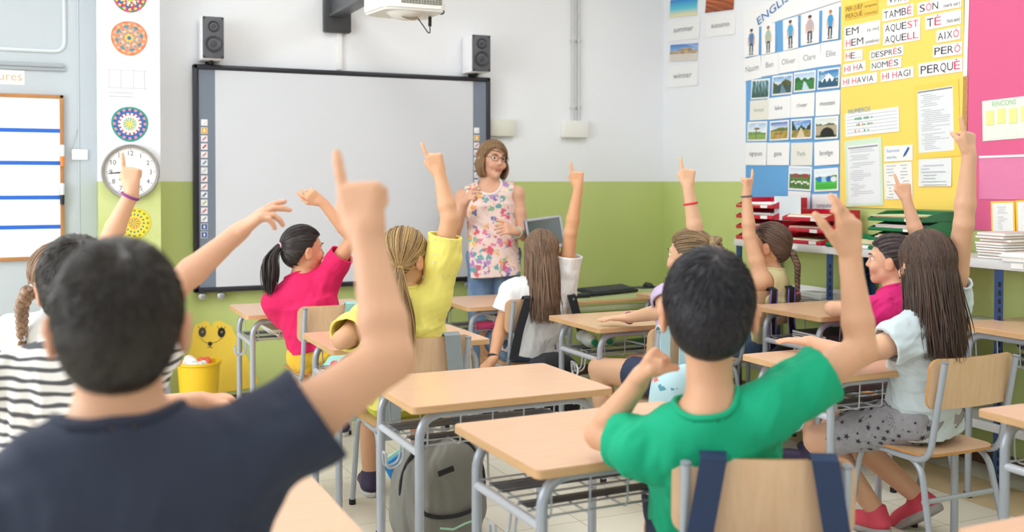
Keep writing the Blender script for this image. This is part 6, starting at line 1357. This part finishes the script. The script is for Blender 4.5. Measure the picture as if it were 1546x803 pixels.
# --- girl with the bun
Wr = at(1039, 284, 4.58); Wl = onZ(950, 480, 0.742)
p = person('girl with hair tied in a bun and red wristband, left hand flat on desk', at(1040, 386, 4.60), (2.56, 3.80, 0.52), -8, dict(yaw=-28, s=1.04, raiseR=0.9),
       {'R': (at(1052, 362, 4.58), Wr, up_hand(at(1038, 229, 4.58), Wr), c_f, 'point'), 'L': (at(1008, 468, 4.46), Wl, (-0.7, 0.5, -0.02), (0, 0, -1), 'flat')},
       dict(top=('tee', cloth('lilac', 'c9b6d8'), 't_shirt'), bottom=(cloth('darkdenim', '35405c'), 'shorts', 0.45), sleeve=0.4), hair=('bun', '5a4532', 'b0936c'), s=1.02, seed=18, skin='e2b595')
bracelet(Wr, at(1052, 362, 4.58), 0.030, mat('band_red', 'd83a4a', 0.6), p, off=0.07); bracelet(Wl, at(1008, 468, 4.46), 0.027, mat('band_violet', 'a03a8a', 0.6), p, off=0.0, tr=0.003)
# --- plaited girl in pale yellow
Wl = at(1127, 293, 5.42)
p = person('girl in pale yellow top with one dark plait, arm raised before her face', at(1161, 370, 5.52), (3.50, 4.50, 0.51), -28, dict(yaw=-36, s=1.05, raiseL=0.8, tie='58a8a0', band='e86a9a', len=0.22),
       {'L': (at(1131, 356, 5.42), Wl, up_hand(at(1133, 254, 5.42), Wl), c_f*0.6-c_r*0.5, 'point'), 'R': (at(1165, 470, 5.8), (3.40, 4.93, 0.78), (-0.3, 0.9, 0), (0, 0, -1), 'flat')},
       dict(top=('tank', cloth('paleyellow', 'ece6b4'), 'sleeveless_top'), bottom=(jeans, 'shorts', 0.6), hem=-0.03), hair=('braid', '41302a', '7a6050'), s=1.0, seed=19, skin='e3b391')
bracelet(Wl, at(1131, 356, 5.42), 0.028, mat('band_grey', '6a6068', 0.6), p, off=0.012)
# --- girl in magenta
Wr = at(1369, 303, 4.80)
person('girl in magenta T-shirt in profile, half hidden by the long-haired girl', at(1343, 392, 4.76), (3.60, 3.56, 0.50), -22, dict(yaw=-40, s=1.02, raiseR=0.9, tie='404048', len=0.2),
       {'R': (at(1386, 360, 4.80), Wr, up_hand(at(1359, 254, 4.80), Wr), c_f, 'point'), 'L': (onZ(1256, 466, 0.795), onZ(1332, 458, 0.775), (1, 0.3, 0), (0, 0, -1), 'flat')},
       dict(top=('tee', cloth('magenta', 'd81f78'), 't_shirt'), bottom=(jeans, 'shorts', 0.6), sleeve=0.5), hair=('bun', '2a2324', '5a4c4c'), s=0.98, seed=20, skin='e3b294')
# --- long-haired girl in star shorts
Wr = at(1463, 236, 3.62); K1 = at(1236, 664, 3.95); K2 = K1+A3([0.15, 0.07, 0.02])
gp = person('girl with long straight dark hair, pale blue top and grey star-printed shorts', at(1397, 398, 3.72), (2.975, 2.79, 0.515), -8, dict(yaw=14, s=1.07, raiseR=0.9, len=0.405, legs={'L': (K1, onZ(1322, 770, 0.10)), 'R': (K2, onZ(1388, 752, 0.13))}, foot={'L': (0.15, 0.9, -0.15), 'R': (-0.1, 0.75, -0.55)}),
       {'R': (at(1455, 338, 3.64), Wr, up_hand(at(1461, 166, 3.62), Wr), c_f*0.8-c_r*0.5, 'point'), 'L': (onZ(1292, 540, 0.76), onZ(1225, 516, 0.745), (-0.5, 0.9, 0), (0, 0, -1), 'flat')},
       dict(top=('tee', cloth('paleblue', 'd3e0e7', (7, 'c8d6de', 0.6)), 't_shirt'), bottom=(cloth('grey_shorts', 'a3a2a8', (60, '95949b', 0.7)), 'star_shorts', 0.86), loose=0.008, sleeve=0.36, off=0.008, hem=-0.045, rise=0.06, shoe=mat('shoe_coral', 'd84a60', 0.7), sole=mat('sole_grey', 'a8a4a4', 0.7)), hair=('long', '2e211b', '614738'), s=1.03, seed=21, skin='deae90', fold=0.0045)
sh_ = [c for c in gp.children if c.name.startswith('star_shorts')][0]; me = sh_.data; r = random.Random(4); bm = bmesh.new(); done = []
for _ in range(9000):                                               # printed stars lying on the cloth
    v = me.vertices[r.randrange(len(me.vertices))]
    if all((v.co-q).length > 0.030 for q in done):
        done.append(v.co.copy()); n = v.normal; u = n.orthogonal().normalized(); u = Matrix.Rotation(r.uniform(0, 6), 3, n) @ u; w_ = n.cross(u); R_ = r.choice((0.007, 0.010, 0.013))
        f_ = bm.faces.new([bm.verts.new(v.co+n*0.0022+(u*math.cos(k*PI/5)+w_*math.sin(k*PI/5))*R_*(1 if k % 2 == 0 else 0.42)) for k in range(10)])
o = obj('star_print', bm, mat('star_ink', '3a3946', 0.85), sh_)
# --- teacher
Wr = at(702, 306, 6.18); Wl = at(779, 350, 6.22)
tp = person('woman teacher with bob hair, glasses and floral sleeveless top, talking', at(744, 240, 6.42), (2.60, 5.90, 0.92), 202, dict(yaw=176, s=1.05, adult=True, mouth=1.1, roll=-5, hand=1.02, sw=0.165, pitch=-2),
       {'R': (at(687, 352, 6.38), Wr, up_hand(at(722, 276, 6.02), Wr), c_f*0.6+c_r*0.3-c_u*0.5, 'two'), 'L': (at(791, 356, 6.42), Wl, up_hand(at(755, 342, 6.12), Wl), -c_u*0.5+c_f*0.9, 'relax')},
       dict(top=('tank', floral('floral_top', 'f0d9d2', 30, 0.8), 'floral_top'), bottom=(cloth('jeans', '4f6c96', (7, '8aa4c2', 0.9)), 'jeans', 2), rise=0.03, hem=-0.13, loose=0.045, neck=0.078, neckfwd=0.045, neckup=0.012, collar=cloth('white', 'ececec'), shoe=mat('shoe_tan', '8a6a50', 0.6)), legs='stand', hair=('bob', '5a4230', 'b08a62'), s=1.02, seed=22, h=0.004, skin='e0ae92')
bracelet(Wl, at(791, 356, 6.42), 0.030, mat('watch_mint', 'a8d8c8', 0.4), tp, 'watch', 0.006, 0.025)
Rt = rotm(176, -2, -5); ho = at(744, 240, 6.42)-A3(tp.location); bm = bmesh.new()
gw = lambda x, y, z: Vector(ho+Rt@(A3([x, y, z])*1.05))
for q in (-1, 1):
    pts = [gw(q*0.034+0.023*math.cos(a)*(1.0 if abs(math.cos(a)) < 0.8 else 1.02), 0.094-0.10*(q*0.034+0.023*math.cos(a))**2*6, 0.003+0.0165*math.sin(a)) for a in np.linspace(0, 2*PI, 24, endpoint=False)]
    tube(bm, pts, 0.0019, 6, closed=True); tube(bm, [gw(q*0.057, 0.080, 0.008), gw(q*0.074, 0.04, 0.008), gw(q*0.079, -0.005, 0.004)], 0.0017, 6)
tube(bm, [gw(-0.011, 0.096, 0.006), gw(0, 0.099, 0.009), gw(0.011, 0.096, 0.006)], 0.0019, 6)
obj('glasses', bm, mat('glasses_dark', '3a2a2c', 0.35), tp)
# --- white cord looped over the hook of the desk with bottles
D = DESKS['D6'].location; bm = bmesh.new()
for k in range(2): tube(bm, [(0.0+0.008*k, 0.03*math.cos(a)+0.015*k, 0.028*math.sin(a)) for a in np.linspace(0, 2*PI, 20, endpoint=False)], 0.0045, 8, closed=True)
tube(bm, fillet([(0.004, 0.0, -0.028), (0.0, 0.01, -0.09), (0.01, 0.03, -0.17)], 0.03), 0.0065, 8)
tag(obj('power_cord', bm, mat('cord_white', 'e8e8ea', 0.4), loc=(D.x-0.36, D.y-0.05, 0.475)), 'white cord looped over the side hook of the desk with bottles', 'cord')
# --- bags on the chairs
navy = mat('strap_navy', '27395c', 0.7, bump=(200, 0.2)); greyst = mat('strap_grey', '8f989c', 0.8, bump=(200, 0.2)); blk = mat('strap_black', '23262b', 0.7, bump=(200, 0.2))
hung_bag('green', 'navy backpack hung on the chair of the boy in green', navy, navy, (-0.115, 0.125), seed=31, sw_=0.058, slant=-0.05)
gm = mat('pack_grey', '86857e', 0.8, bump=(90, 0.15), var=(4, '76756f', 0.6))
t, pb = hung_bag('yellow', 'grey backpack with black zips hung on the chair of the girl in yellow', gm, greyst, (-0.12, 0.10), (0.36, 0.20, 0.40), 0.385, seed=3, sw_=0.065, slant=-0.035)
def arc(r, z0, a0, a1, yf, n=16, sz=1.0): return [(r*math.cos(math.radians(a)), yf(math.sin(math.radians(a))), z0+r*sz*math.sin(math.radians(a))) for a in np.linspace(a0, a1, n)]
for nm_, P_, rr_ in (('main_zip', arc(0.168, 0.215, -5, 185, lambda s: -0.045+0.0*s, 24, 1.12), 0.008), ('pocket_zip', arc(0.130, 0.185, 205, 335, lambda s: -0.128-0.02*(1+s), 14, 0.5), 0.008), ('carry_handle', arc(0.05, 0.405, 0, 180, lambda s: 0.03, 12, 0.9), 0.009),
                     ('reflective_trim', [(-0.05, -0.148, 0.09), (0.0, -0.152, 0.08), (0.05, -0.15, 0.095), (0.10, -0.140, 0.10)], 0.004)):
    bm = bmesh.new(); tube(bm, P_, rr_, 8); o = obj(nm_, bm, mat('trim_green', '9fd0b0', 0.4) if nm_[0] == 'r' else mat('zip_black', '17181a', 0.6), t); o.location = pb.location
bm = bmesh.new(); box(bm, (0, 0, 0), (0.065, 0.012, 0.022), 0.003, Matrix.Translation((-0.01, -0.102, 0.285)) @ Matrix.Rotation(-0.25, 4, 'Y')); o = obj('fabric_tag', bm, mat('zip_black', '17181a', 0.6), t); o.location = pb.location
bm = bmesh.new(); box(bm, (0, 0, 0), (0.10, 0.010, 0.13), 0.003, Matrix.Rotation(-0.5, 4, 'Y')); box(bm, (0.006, 0.012, 0.012), (0.10, 0.008, 0.13), 0.003, Matrix.Rotation(-0.5, 4, 'Y'), 1)
tag(obj('folder', bm, [mat('folder_blue', '2a86c8', 0.5), mat('folder_mint', 'a8d8c8', 0.5)], loc=(t.location.x-0.145, t.location.y-0.375, 0.285)), 'blue folder poking out of the grey backpack', 'folder')
hung_bag('white', 'black backpack hung on the chair of the girl in white', blk, blk, (-0.095, 0.165), seed=33, sw_=0.05, slant=-0.09, top=0.46)
hung_bag('pink', 'turquoise polka-dot bag hung on the chair of the girl in pink', dotmat('bag_polka', '9ad0c8', 'd81f62', 15, 0.36), dotmat('bag_polka', '9ad0c8', 'd81f62', 15, 0.36), (0.06,), (0.26, 0.12, 0.30), seed=34, sw_=0.07)
hung_bag('plait', 'black backpack with purple-edged straps on the plaited girl\'s chair', blk, blk, (-0.02, 0.12), seed=35, slant=-0.01, edge=mat('edge_purple', '8a6ac0', 0.6))
hung_bag('bun', 'light blue floral bag hung behind the girl with the bun', floral('bag_floral', 'bcdde6', 22, 0.42, cols=['e85a4a', 'f08a4a', '4a78b8', 'e04a88', 'e8d860', '3a90a8']), mat('strap_paleblue', 'bcdde6', 0.7), (-0.15, -0.06), (0.28, 0.12, 0.32), top=0.60, seed=36, bx=-0.11, slant=0.0)
